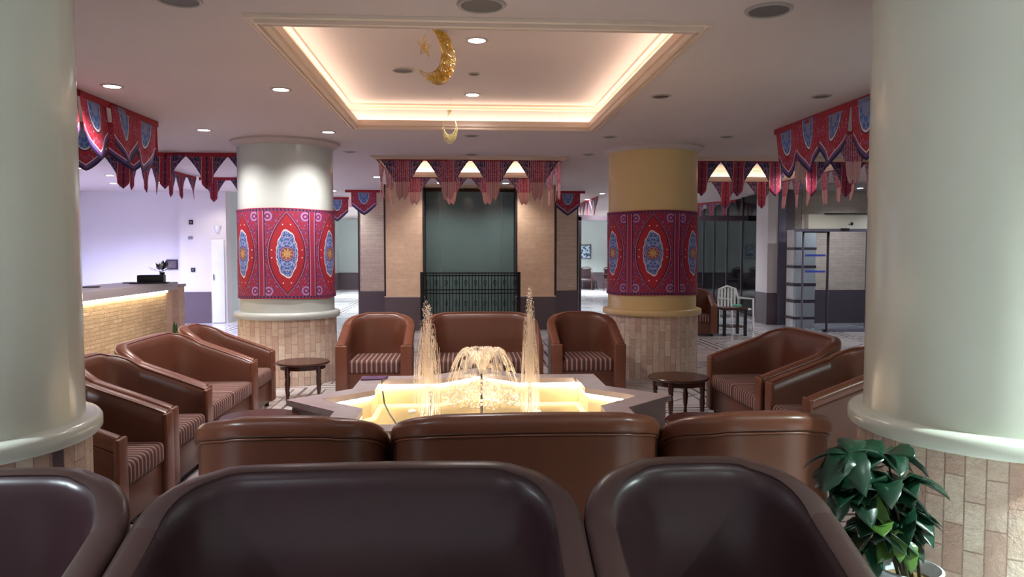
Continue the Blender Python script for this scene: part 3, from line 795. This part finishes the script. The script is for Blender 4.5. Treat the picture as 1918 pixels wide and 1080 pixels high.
fl = [(146, 314, 'lit far downlight at the left edge over reception'), (206, 328, 'lit far downlight above the purple-lit reception wall'), (400, 352, 'lit far downlight washing the wall by the service door'),
      (300, 341, 'lit far downlight behind the left spade bunting'), (706, 331, 'lit far downlight left of the niche recess'), (625, 357, 'lit far downlight beyond the white column'), (648, 370, 'lit farthest downlight above the passage'),
      (1128, 362, 'lit far downlight left of the yellow column'), (1100, 373, 'lit farthest downlight over the framed opening'), (1355, 318, 'lit downlight behind the right spade bunting'), (1508, 291, 'lit downlight right behind the shield bunting'), (1590, 347, 'lit far downlight above the glass entrance')]
for i, (a, b, t_) in enumerate(fl):
    if i in (9, 10): dp(a, b, True, t_, power=14, col=(1, .95, .95), z=CZ + (.235 if i == 9 else 0)) if i == 10 else dp(a, b, True, t_, power=14, z=UZ)
    else: dp(a, b, True, t_, power=[90, 110, 14, 30, 22, 40, 50, 40, 50, 0, 0, 24][i], col=(.78, .74, 1.0) if i in (0, 1, 3) else (.86, .93, 1) if i > 4 else (1, .95, .92))
# unseen fill downlights added above and behind the camera for near columns and seats
for x, y, p, c in ((-1.0, .9, 4, COOL), (1.05, .9, 4, (.84, 1, .92)), (-1.0, -.6, 60, COOL), (1.05, -.6, 60, (.84, 1, .94)), (2.35, .85, 360, (.80, 1, .96)), (-2.2, .85, 230, (.80, .93, 1)), (0, -1.4, 20, COOL)):
    downlight(x * S, y * S, True, 'added fill downlight in the ceiling behind the camera', power=p, col=c, group='added fill downlights behind the camera')
FARL = {(-2.2, 17): 'added fill downlight at the far end of the left passage', (0, 17.5): 'added fill downlight behind the green glass niche block', (2.6, 17.8): 'added fill downlight before the wall with the framed picture',
        (1.8, 13.5): 'added fill downlight just behind the right stone panel', (-2.3, 13.5): 'added fill downlight in the left passage, nearer one', (3.3, 11): 'added fill downlight before the tinted window',
        (5.2, 9.6): 'added fill downlight in the porch behind the glass entrance', (5.2, 8.2): 'added fill downlight inside before the glass entrance, right one', (-4.3, 9.5): 'added fill downlight washing the lavender reception wall, right one',
        (-5.1, 9.2): 'added fill downlight washing the lavender reception wall, left one', (4.2, 8.1): 'added fill downlight inside before the cream door header'}  # fill lamps added to brighten the far walls, reception wall and entrance
for x, y, p, c in ((-2.2, 17, 420, (.85, .95, 1)), (0, 17.5, 160, (.85, .93, 1)), (2.6, 17.8, 500, (.85, .95, 1)), (1.8, 13.5, 110, (.85, .93, 1)), (-2.3, 13.5, 330, (.85, .95, 1)), (3.3, 11, 40, (.85, .9, 1)), (5.2, 9.6, 14, (.85, .87, 1)), (5.2, 8.2, 26, (.9, .9, 1)), (-4.3, 9.5, 130, (.50, .58, 1)), (-5.1, 9.2, 120, (.50, .58, 1)), (4.2, 8.1, 26, (1, .95, .9))):
    downlight(x * S, y * S, True, FARL[(x, y)], power=p, col=c, group='added fill downlights in the far part of the lobby')
for x, w_ in ((-.3, 'left'), (.5, 'right')): downlight(x * S, (9.44 - .25) * S, True, w_ + ' added fill downlight close before the green glass niche', power=16, col=(1, .95, .9))  # pair of fill lamps added to brighten the niche glass

# round speakers and detectors
def fitting(name, px_, py_, r, label, cat, z=CZ):
    p = at(px_, py_, z=z); o = empty(name, (p.x, p.y, z), 0, label, cat)
    MB().lathe([(r * .82, 0), (r * .84, -.012), (r * .94, -.014), (r, -.004), (r, 0)], n=32).build('ring', M['vent_ring'], o, 50)
    MB().lathe([(.001, -.007), (r * .83, -.006)], n=32).build('grille', M['vent'], o)
fitting('ceiling_speaker', 902, 8, .135, 'round grey ceiling speaker at the top centre of the photo', 'speaker')
fitting('ceiling_speaker', 1440, 18, .13, 'round ceiling speaker at the upper right near the big column', 'speaker')
fitting('ceiling_speaker', 335, -2, .12, 'round ceiling speaker cut by the top edge at the left', 'speaker')
fitting('ceiling_vent', 755, 130, .10, 'round vent inside the central recess left of the crescent', 'vent', UZ)
fitting('smoke_detector', 888, 137, .05, 'small smoke detector inside the central recess', 'detector', UZ)

# ------------------------------------------------------------------ hanging crescents
def crescent(cx, cz, R, off, r2, mat, Y, name, label, tilt, zc_, star_c, star_r, wr, n):
    r = empty(name, (cx, Y, cz), 0, label, 'ornament')
    def inside(x, z): return x * x + z * z < R * R and (x - off[0]) ** 2 + (z - off[1]) ** 2 > r2 * r2
    m = MB(); a0 = []
    out = [(R * cos(a), R * sin(a)) for a in [2 * PI * k / 90 for k in range(90)] if (R * cos(a) - off[0]) ** 2 + (R * sin(a) - off[1]) ** 2 > r2 * r2]
    # order the outer arc from one horn to the other
    k0 = max(range(len(out)), key=lambda k: (Vector(out[k]) - Vector(out[k - 1])).length); out = out[k0:] + out[:k0]
    inn = []
    for k in range(120):
        a = 2 * PI * k / 120; x, z = off[0] + r2 * cos(a), off[1] + r2 * sin(a)
        if x * x + z * z < R * R: inn.append((x, z))
    k0 = max(range(len(inn)), key=lambda k: (Vector(inn[k]) - Vector(inn[k - 1])).length); inn = inn[k0:] + inn[:k0]
    for L_ in (out, inn): m.tube([(x, 0, z) for x, z in L_], wr * 1.6, 6)
    m.build('outline_wire', mat, r, 60)
    m = MB(); c = 0
    while c < n:
        x, z = random.uniform(-R, R), random.uniform(-R, R)
        if not inside(x, z): continue
        c += 1; q = []
        for k in range(4):
            x2, z2 = x + random.uniform(-.045, .045) * R / .2, z + random.uniform(-.045, .045) * R / .2
            if inside(x2, z2): q.append((x2, random.uniform(-.012, .012), z2))
        if len(q) > 1: m.tube(q, wr, 4)
    m.build('tinsel', mat, r)
    m = MB(); pts = []
    for k in range(10):
        a = PI / 2 + PI * k / 5; q = star_r if k % 2 == 0 else star_r * .42; pts.append((star_c[0] + q * cos(a), star_c[1] + q * sin(a)))
    m.tube([(x, 0, z) for x, z in pts], wr * 1.6, 6, True)
    for k in range(0, 40):
        a, b = random.choice(pts), random.choice(pts); t1, t2 = random.uniform(0, .8), random.uniform(0, .8)
        f = lambda p, t_: (star_c[0] + (p[0] - star_c[0]) * t_, random.uniform(-.008, .008), star_c[1] + (p[1] - star_c[1]) * t_)
        m.tube([f(a, t1), f(b, t2)], wr, 4)
    m.build('star', mat, r)
    m = MB(); m.tube([(0.02, 0, R), (0.02, 0, zc_ - cz)], .0015, 5); m.tube([(star_c[0], 0, star_c[1] + star_r), (star_c[0] + .05, 0, zc_ - cz)], .0012, 5)
    m.build('thread', M['steel'], r); return r
Yc = 3.35 * S; p = at(815, 102, Y=Yc)
crescent(p.x, p.z, .208, (-.10, .02), .165, M['gold'], Yc, 'crescent_ornament', 'glittering gold crescent and star hanging inside the central ceiling recess', 0, UZ, (-.105, .03), .075, .0017, 330).rotation_euler = (0, 0, .85)
Yc = 4.8 * S; p = at(842, 243, Y=Yc)
crescent(p.x, p.z, .125, (0, .05), .098, M['silver'], Yc, 'crescent_ornament', 'small pale gold crescent and star hanging at the far edge of the recess', 0, UZ, (0, .165), .05, .0018, 170).scale = (.62, 1, 1.1)

# ------------------------------------------------------------------ reception counter
cxf = -2.52 * S; cy0, cy1 = 3.2 * S, 6.62 * S
ct = empty('reception_counter', (cxf, cy1, 0), 0, 'long reception counter with rough sandstone front lit from under its grey top', 'counter')
L_ = cy1 - cy0
MB().box(-.45, -.0, -L_, -.25, 0, .66 * S).build('stone_front', M['counter_stone'], ct)
MB().box(-.62, .07, -L_, 0, .672 * S, .735 * S).build('counter_top', M['counter_top'], ct, None, .006)
MB().box(.012, .032, -L_, -.26, .655 * S, .669 * S).build('led_strip', M['led_counter'], ct)
MB().box(-.42, .0, -.24, -.04, 0, .66 * S).build('end_panel', M['travertine'], ct)
kx, ky = cxf - .12, cy1 - .30
def small(name, label, cat, parts, loc, rz=0):
    r = empty(name, loc, rz, label, cat)
    for n_, mb, mt, kw in parts: mb.build(n_, mt, r, **kw)
    return r
TZ = .735 * S
p = at(284, 524, Y=6.33 * S)
small('card_terminal', 'black box-shaped device standing on the reception counter', 'device', [('body', MB().box(-.16, .16, -.09, .09, 0, .11), M['black'], dict(bevel=.008)), ('front_tray', MB().box(-.24, .22, -.16, .02, 0, .018), M['black'], dict(bevel=.003))], (p.x, p.y, TZ), .2)
p = at(304, 522, Y=6.5 * S)
vase = MB().lathe([(.001, 0), (.035, 0), (.045, .05), (.03, .1), (.035, .14), (.028, .14), (.001, .13)], n=20)
fm = MB(); wm = MB()
for k in range(34):
    a, e = random.uniform(0, 2 * PI), random.uniform(.2, 1.4); L = random.uniform(.1, .2); d = Vector((cos(a) * cos(e), sin(a) * cos(e), sin(e))); b0 = Vector((0, 0, .13)); q = b0 + d * L
    s_ = d.cross(Vector((0, 0, 1))).normalized() * .022; (fm if k % 3 else wm).add([b0 + d * L * .4, b0 + d * L * .7 + s_, q, b0 + d * L * .7 - s_], [(0, 1, 2, 3)])
small('flower_vase', 'small vase of dark leaves and white flowers on the reception counter', 'vase', [('vase', vase, M['black'], dict(smooth=50)), ('leaves', fm, M['leaf'], dict(solid=.002)), ('petals', wm, M['white'], dict(solid=.002))], (p.x, p.y, TZ))
for px_, py_, t_ in ((168, 538, 'dark folder lying at the left on the reception counter'), (246, 530, 'small dark notepad on the reception counter left of the black device')):
    p = at(px_, py_, z=TZ); small('desk_folder', t_, 'folder', [('cover', MB().box(-.10, .10, -.07, .07, 0, .012), M['black'], dict(bevel=.003))], (p.x, p.y, TZ), .3)
# beige box and small plant behind the counter end
small('low_partition', 'low beige partition box between counter end and grey dado', 'partition', [('panel', MB().box(-.13, .13, -.12, .12, 0, .66 * S), M['travertine'], {}), ('cap', MB().box(-.15, .15, -.14, .14, .66 * S, .685 * S), M['counter_top'], {})], (-2.80 * S, 7.35 * S, 0))
fm = MB()
for k in range(60):
    a, e = random.uniform(0, 2 * PI), random.uniform(.3, 1.5); L = random.uniform(.15, .42); d = Vector((cos(a) * cos(e), sin(a) * cos(e), sin(e))); b0 = Vector((0, 0, .22)); s_ = d.cross(Vector((0, 0, 1))).normalized() * .03
    fm.add([b0 + d * L * .3, b0 + d * L * .7 + s_, b0 + d * L, b0 + d * L * .7 - s_], [(0, 1, 2, 3)])
small('potted_plant', 'small green plant on the floor at the end of the reception counter', 'plant', [('pot', MB().lathe([(.001, 0), (.09, 0), (.12, .24), (.10, .24), (.001, .2)], n=20), M['black'], dict(smooth=50)), ('leaves', fm, M['leaf_light'], dict(solid=.002))], (-2.66 * S, 6.95 * S, 0))
# wall items
WYr = 10.6 * S
for px_, py_, w, h, mt, nm, t_ in ((358, 416, .045, .05, 'black', 'wall_switch', 'dark upper switch on the white wall left of the service door'), (357, 445, .05, .03, 'steel', 'wall_switch', 'pale switch below the dark upper switch on the white wall'),
        (362, 505, .045, .045, 'black', 'wall_switch', 'dark lower socket on the white wall above the grey dado'), (408, 428, .085, .10, 'white', 'wall_lamp', 'white shell wall lamp above the service door')):
    p = at(px_, py_, Y=WYr); o = empty(nm, (p.x, WYr, p.z), 0, t_, 'wall lamp' if nm == 'wall_lamp' else 'switch')
    if nm == 'wall_lamp': MB().lathe([(.02, -h), (w * .7, -h * .4), (w, h * .6), (w * .9, h * .6), (.02, -h * .8)], (0, -.0), 20, PI, 2 * PI).build('shade', M[mt], o, 50); MB().box(-.03, .03, -.02, 0, -.08, .02).build('bracket', M['steel'], o)
    else: MB().box(-w, w, -.02, 0, -h, h).build('plate', M[mt], o, bevel=.004); MB().box(-w * .4, w * .4, -.026, -.018, -h * .4, h * .4).build('rocker', M['steel'], o)
p = at(323, 495, Y=10.72 * S)
small('wall_sign', 'small dark square sign on the purple-lit reception wall', 'sign', [('board', MB().box(-.12, .12, -.03, 0, -.11, .11), M['darkframe'], dict(bevel=.006)), ('face', MB().box(-.09, .09, -.034, -.028, -.08, .08), M['dado'], {})], (p.x, 10.72 * S, p.z))

# ------------------------------------------------------------------ far rooms right and left
p = at(1095, 471, Y=YF - .02); q = at(1083, 458, Y=YF); q2 = at(1107, 485, Y=YF)
small('framed_picture', 'framed blue flower picture on the pale far wall', 'picture', [('frame', MB().box(q.x - p.x, q2.x - p.x, -.05, 0, q2.z - p.z, q.z - p.z), M['steel'], dict(bevel=.01)), ('print', MB().box(q.x - p.x + .05, q2.x - p.x - .05, -.058, -.045, q2.z - p.z + .05, q.z - p.z - .05), M['art'], {})], (p.x, YF, p.z))
def armchair():
    r = empty('wooden_armchair', (0, 0, 0), 0, '', 'armchair')
    MB().box(-.26, .26, -.25, .25, .36, .46).build('seat', M['leather_dark'], r, bevel=.03)
    m = MB().tube([(-.25, .22, .45), (-.24, .28, .86), (-.12, .32, .93), (.12, .32, .93), (.24, .28, .86), (.25, .22, .45)], .02, 8); m.build('back_frame', M['wood'], r, 60)
    MB().box(-.2, .2, .25, .29, .5, .88).build('backrest', M['leather_dark'], r, bevel=.02)
    for s in (-1, 1):
        MB().tube([(s * .28, .24, .66), (s * .3, 0, .68), (s * .28, -.24, .66), (s * .27, -.25, 0)], .02, 8).build('arm', M['wood'], r, 60)
        for y in (-.22, .24): MB().tube([(s * .24, y, .4), (s * .25, y, 0)], .02, 8).build('leg', M['wood'], r, 60)
    return r
ap, au = armchair(), [False]; ga = 'dark armchairs in the far rooms'
for x, y, rz, t_ in ((3.12, 19.2, -.2, 'dark wooden armchair under the framed picture'), (3.72, 18.7, .5, 'dark armchair half behind the yellow column, right of the picture'),
                     (-3.0, 11.6, 1.2, 'dark armchair in the passage just left of the white column'), (-3.0, 12.5, 1.2, 'farther dark armchair in the passage left of the white column')):
    place(ap, au, (x * S, y * S, 0), rz, t_, ga)
# right side: table, white chair, black chair
def sqtable():
    r = empty('square_side_table', (0, 0, 0), 0, 'dark square side table beside the brown chair near the window', 'table')
    MB().box(-.24, .24, -.24, .24, .49, .53).build('table_top', M['wood'], r, bevel=.005)
    for a in (-1, 1):
        for b in (-1, 1): MB().box(a * .2 - .025, a * .2 + .025, b * .2 - .025, b * .2 + .025, 0, .49).build('leg', M['black'], r)
    MB().box(-.2, .2, -.2, .2, .16, .18).build('shelf', M['wood'], r)
    return r
t_ = sqtable(); t_.location = (3.17 * S, 8.72 * S, 0)
r = empty('plastic_chair', (3.42 * S, 9.25 * S, 0), .3, 'white plastic garden chair standing behind the square side table', 'chair')
MB().box(-.22, .22, -.22, .22, .42, .45).build('seat', M['white'], r, bevel=.01)
m = MB().tube([(-.24, .22, .0), (-.25, .24, .6), (-.2, .28, .82), (0, .3, .88), (.2, .28, .82), (.25, .24, .6), (.24, .22, 0)], .022, 8); m.build('back_frame', M['white'], r, 60)
for k in range(5): MB().box(-.16 + k * .08 - .02, -.16 + k * .08 + .02, .24, .26, .45, .84).build('back_slat', M['white'], r)
for s in (-1, 1): MB().tube([(s * .25, .24, .64), (s * .27, -.2, .64), (s * .25, -.24, 0)], .022, 8).build('arm', M['white'], r, 60)
o = MB().lathe([(.001, 0), (.07, 0), (.09, .05), (.001, .06)], n=18).build('plastic_bag', M['teal'], None, 50); o.location = (3.42 * S, 9.25 * S - .02, .452); o.scale = (1.3, 1.1, 1.3)
tag(o, 'mint green bag lying on the white plastic chair', 'bag')
r = copy_tree(ap); r.location = (2.98 * S, 9.75 * S, 0); r.rotation_euler = (0, 0, -.3); r['label'] = 'black armchair in the shade behind the square side table'

# pier, frame post, tinted windows
PX0, PX1, PX2 = px(1437, 9.9 * S), px(1456, 9.9 * S), px(1487, 9.9 * S)
st(box('trim_21', M['white_wall'], PX0, PX1, 9.9 * S, 10.3 * S, dz, CZ)); st(box('trim_22', M['dado'], PX0, PX1, 9.9 * S, 10.3 * S, 0, dz))
st(box('trim_23', M['frame'], PX1, PX1 + (PX2 - PX1) * .45, 9.88 * S, 10.3 * S, 0, CZ)); st(box('trim_24', M['dado'], PX1 + (PX2 - PX1) * .45, PX2, 9.9 * S, 10.3 * S, 0, CZ))
A, B = Vector((4.15 * S, 10.3 * S)), Vector((5.4 * S, YF)); dv = (B - A); nW = 9; ang = math.atan2(dv.y, dv.x)
for i in range(nW):
    P = A + dv * (i / nW); Lw = dv.length / nW
    w = MB().box(0, Lw, -.01, .01, .08, CZ - .02).build('window_%d' % (i + 1), M['darkglass']); w.location = (P.x, P.y, 0); w.rotation_euler = (0, 0, ang); st(w)
    MB().box(-.018, .018, -.03, .03, .0, CZ).build('window_frame', M['frame'], w)
    MB().box(0, Lw, -.04, .04, 0, .07).build('window_sill', M['dado'], w)
# outside: lawn, palms with pale trunks standing in for lamp reflections, hedge
o = box('ground_outside', M['lawn'], 4.3 * S, 24 * S, 10.9 * S, 40 * S, -.3, -.12); st(o)
for k in range(13):
    y = (20.6 + k * 1.5) * S; x = y * (.325 + .085 * ((k * 5) % 13) / 13)
    r = empty('palm_tree', (x, y, -.12), random.uniform(0, 6), 'dim palm tree outside the dark tinted window', 'tree', 'palms outside the tinted window')
    h = random.uniform(2.8, 4.6); MB().tube([(0, 0, 0), (.04, 0, h * .4), (.02, .05, h)], [.11, .085, .07], 8).build('trunk', M['bark'], r, 60)
    m = MB()
    for q in range(11):
        a = 2 * PI * q / 11 + random.random(); pv = Vector((0.02, .05, h)); prev = None
        for s_ in range(7):
            u = s_ / 6; c = pv + Vector((cos(a) * u * 1.3, sin(a) * u * 1.3, .5 * u - 1.3 * u * u)); wd = .16 * (1 - u * .8); sd = Vector((-sin(a), cos(a), -.4)) * wd; sd2 = Vector((sin(a), -cos(a), -.4)) * wd
            if prev: m.add([prev[0], prev[1], c + sd, c], [(0, 1, 2, 3)]); m.add([prev[0], prev[2], c + sd2, c], [(0, 1, 2, 3)])
            prev = (c, c + sd, c + sd2)
    m.build('fronds', M['leaf'], r, solid=.004)
for k in range(9):
    y = (21.3 + k * 1.5) * S; x = y * (.33 + .08 * ((k * 4 + 4) % 9) / 9); m = MB()
    for q in range(240):
        c = Vector((random.gauss(0, .5), random.gauss(0, .5), abs(random.gauss(.1, .32)))); d = Vector((random.uniform(-1, 1), random.uniform(-1, 1), random.uniform(.2, 1))).normalized() * .16; s_ = d.cross(Vector((0, 0, 1))).normalized() * .04
        m.add([c, c + d * .5 + s_, c + d, c + d * .5 - s_], [(0, 1, 2, 3)])
    o = m.build('garden_bush', M['leaf'], None, solid=.003); o.location = (x, y, -.1); tag(o, 'low dark bush in the garden outside the tinted window', 'bush', 'bushes outside the tinted window')
for x, y in ((7.0, 19.6), (9.9, 26.0), (12.3, 31.4)):  # lamps added to light the garden behind the dark glass
    l = spot((x * S, y * S, 3.5), 500, (.75, 1, .85), 2.7); l.name = 'added_garden_light'
    r = empty('added_garden_lamp', (x * S, y * S, -.12), 0, 'added garden lamp post outside the tinted window', 'lamp', 'added garden lamps outside'); MB().tube([(0, 0, 0), (0, 0, 3.9)], .03, 8).build('post', M['iron'], r, 60); MB().lathe([(.001, 3.75), (.12, 3.75), (.06, 3.9), (.001, 3.9)], n=16).build('head', M['iron'], r); MB().ball((0, 0, 3.72), .07, 6).build('bulb', M['lamp_on'], r, 60)

# glass entrance
EY = 8.95 * S; ex0 = PX2 + .02; e1 = px(1500, EY); e2 = px(1549, EY); e3 = px(1626, EY); ex1 = XR
z_d = pz(431, EY, 1540); z_h = pz(402, EY, 1560)
def pane(i, a, b, z0, z1):
    w = st(box('window_%d' % i, M['clearglass'], a, b, EY, EY + .012, z0, z1))
    return w
w = pane(20, px(1487, EY), e1, .05, CZ); pane(21, e1, ex1, z_h, CZ)
MB().box(ex0 - .1, ex1, EY - .01, EY + .03, 0, .05).build('window_sill', M['frame'], w)
dr = st(box('door_2', M['clearglass'], e1, e2, EY - .05, EY - .038, .03, z_d))
for a in (e1, e2 - .03): MB().box(a, a + .03, EY - .06, EY - .028, 0, z_d).build('door_stile', M['frame' if a == e1 else 'darkframe'], dr)
MB().box(e1, e2, EY - .06, EY - .028, z_d - .05, z_d).build('door_rail', M['darkframe'], dr)
for yy in (478, 508): z = pz(yy, EY, 1525); MB().box(e1 + .06, e2 - .06, EY - .056, EY - .05, z - .02, z + .02).build('blue_strip', M['blue'], dr)
d3 = st(box('door_3', M['clearglass'], e2 + .02, e3, EY + .03, EY + .042, .03, z_d))
for a in (e2 + .02, e3 - .03): MB().box(a, a + .03, EY + .02, EY + .05, 0, z_d).build('door_stile', M['frame'], d3)
st(box('door_4', M['clearglass'], e3 + .02, e3 + 1.1, EY + .03, EY + .042, .03, z_d))
hd = empty('door_header', ((e1 + e3) / 2, EY, 0), 0, 'cream header box above the sliding glass entrance doors', 'door header')
hx = (e3 - e1) / 2
MB().box(-hx + .04, hx + 1.2, -.2, -.02, z_d + .02, z_h).build('header_box', M['cream'], hd, bevel=.01)
MB().box(-hx - .15, hx + 1.2, -.22, 0, z_d - .03, z_d + .02).build('header_rail', M['frame'], hd)
MB().box(-hx + .35, hx + 1.2, -.23, -.19, z_h, z_h + .02).build('top_edge', M['black'], hd)
MB().box(.0, .16, -.25, -.2, z_d - .01, z_d + .035).build('door_sensor', M['black'], hd, bevel=.01)
MB().box(.16, .19, -.204, -.199, z_d + .10, z_d + .12).build('lettering', M['black'], hd)
MB().box(.20, .25, -.204, -.199, z_d + .09, z_d + .15).build('lettering', M['black'], hd)
# stone wall in the entrance porch
st(box('wall_porch', M['split'], 4.45 * S, XR, 10.1 * S, 10.2 * S, .46 * S, CZ)); st(box('baseboard_porch', M['dado'], 4.45 * S, XR, 10.08 * S, 10.2 * S, 0, .46 * S))
# banded pillar behind the door
BYp = 9.45 * S; b0, b1 = px(1489, BYp), px(1529, BYp); bp = empty('banded_pillar', ((b0 + b1) / 2, BYp, 0), 0, 'square pillar of white blocks and dark bands behind the glass door', 'pillar')
bh = (b1 - b0) / 2; ys = [430, 463, 468, 497, 502, 530, 536, 561, 567, 593, 598, 640]
for i in range(11):
    z1_, z0_ = pz(ys[i], BYp, 1510), max(0, pz(ys[i + 1], BYp, 1510)); d_ = i % 2
    MB().box(-bh + (0 if d_ else .02), bh - (0 if d_ else .02), 0, 2 * bh, z0_, z1_).build('dark_band' if d_ else 'white_block', M['dado' if d_ else 'white'], bp)
    if z0_ <= 0: break

# ------------------------------------------------------------------ big potted plant by the right column
pp = at(1703, 1062, Y=1.66 * S)
r = empty('potted_plant', (pp.x, pp.y, 0), 0, 'large dark green leafy plant in a white pot before the near right column', 'plant')
MB().lathe([(.001, 0), (.075, 0), (.085, .03), (.108, pp.z - .02), (.118, pp.z), (.108, pp.z + .004), (.098, pp.z - .01), (.09, pp.z - .05), (.001, pp.z - .05)], n=36).build('pot', M['pot'], r, 50)
MB().lathe([(.001, pp.z - .045), (.092, pp.z - .045)], n=24).build('soil', M['rock'], r)
def leaf(m, base, d, L, Wd, droop, twist):
    d = d.normalized(); side = d.cross(Vector((0, 0, 1)));
    side = side.normalized() if side.length > .01 else Vector((1, 0, 0)); up = side.cross(d)
    side = (side * cos(twist) + up * sin(twist)); up = side.cross(d)
    n = 8; prof = [.0, .70, .97, 1.0, .96, .86, .70, .42, 0]; vs = []; fs = []
    for i in range(n + 1):
        u = i / n; c = base + d * L * u - Vector((0, 0, 1)) * droop * L * u * u; w = Wd / 2 * prof[i] * (1 - .10 * (i % 2))
        vs += [c - side * w + up * w * .35, c, c + side * w + up * w * .35]
    for i in range(n):
        a = i * 3; fs += [(a, a + 1, a + 4, a + 3), (a + 1, a + 2, a + 5, a + 4)]
    m.add(vs, fs)
m1, m2, ms = MB(), MB(), MB()
def cluster(px_, py_, n, L):
    L *= 1.16; py_ += 0; n += 1
    tgt = at(px_, py_, Y=(1.66 + random.uniform(-.07, .03)) * S) - Vector((pp.x, pp.y, 0))
    b0 = Vector((random.uniform(-.03, .03), random.uniform(-.03, .03), pp.z - .05)); mid = (b0 + tgt) / 2 + Vector((0, 0, .08))
    ms.tube([b0, mid, tgt], [.007, .005, .003], 6)
    for k in range(n):
        a = random.uniform(0, 2 * PI); d = Vector((cos(a), sin(a) * .8 - .25, random.uniform(-.7, .45)))
        leaf(m2 if random.random() < .08 else m1, tgt, d, L * random.uniform(.8, 1.2), L * .74, random.uniform(.2, .6), random.uniform(-.6, .6))
for px_, py_, n, L in ((1590, 850, 7, .12), (1625, 880, 7, .13), (1660, 850, 6, .12), (1600, 920, 7, .12), (1650, 930, 8, .13), (1695, 900, 6, .12), (1690, 950, 7, .12), (1640, 980, 7, .12), (1680, 1000, 6, .11), (1575, 890, 6, .11), (1620, 1010, 5, .11), (1660, 905, 6, .12), (1700, 980, 5, .11)): cluster(px_, py_, n, L)
for px_, py_ in ((1700, 1010), (1680, 990)):
    tgt = at(px_, py_, Y=1.60 * S) - Vector((pp.x, pp.y, 0)); leaf(m2, tgt, Vector((-.1, -.4, -.8)), .10, .06, .2, 0)
m1.build('foliage', M['leaf'], r, 60, solid=.0015); m2.build('young_leaves', M['leaf_light'], r, 60, solid=.0015); ms.build('stem', M['stem'], r, 60)

# ------------------------------------------------------------------ upward lights added to brighten the water jets, and world
for x, y, p in ((0, .06, 5), (-.25, .05, 4), (.235, .08, 4)):
    o = spot((FX + x * S, FYc + (y - .1) * S, BZ + .04), p, (1, .78, .5), 1.5, .5, .03, 'jet_fill_light'); o.rotation_euler = (PI, 0, 0)
w = bpy.data.worlds.new('World'); sc.world = w; w.use_nodes = True
w.node_tree.nodes['Background'].inputs[0].default_value = (.5, .55, .7, 1); w.node_tree.nodes['Background'].inputs[1].default_value = .02
vs = sc.view_settings; vs.view_transform = 'Standard'; vs.look = 'None'; vs.gamma = 1; vs.use_curve_mapping = False; vs.exposure = .9
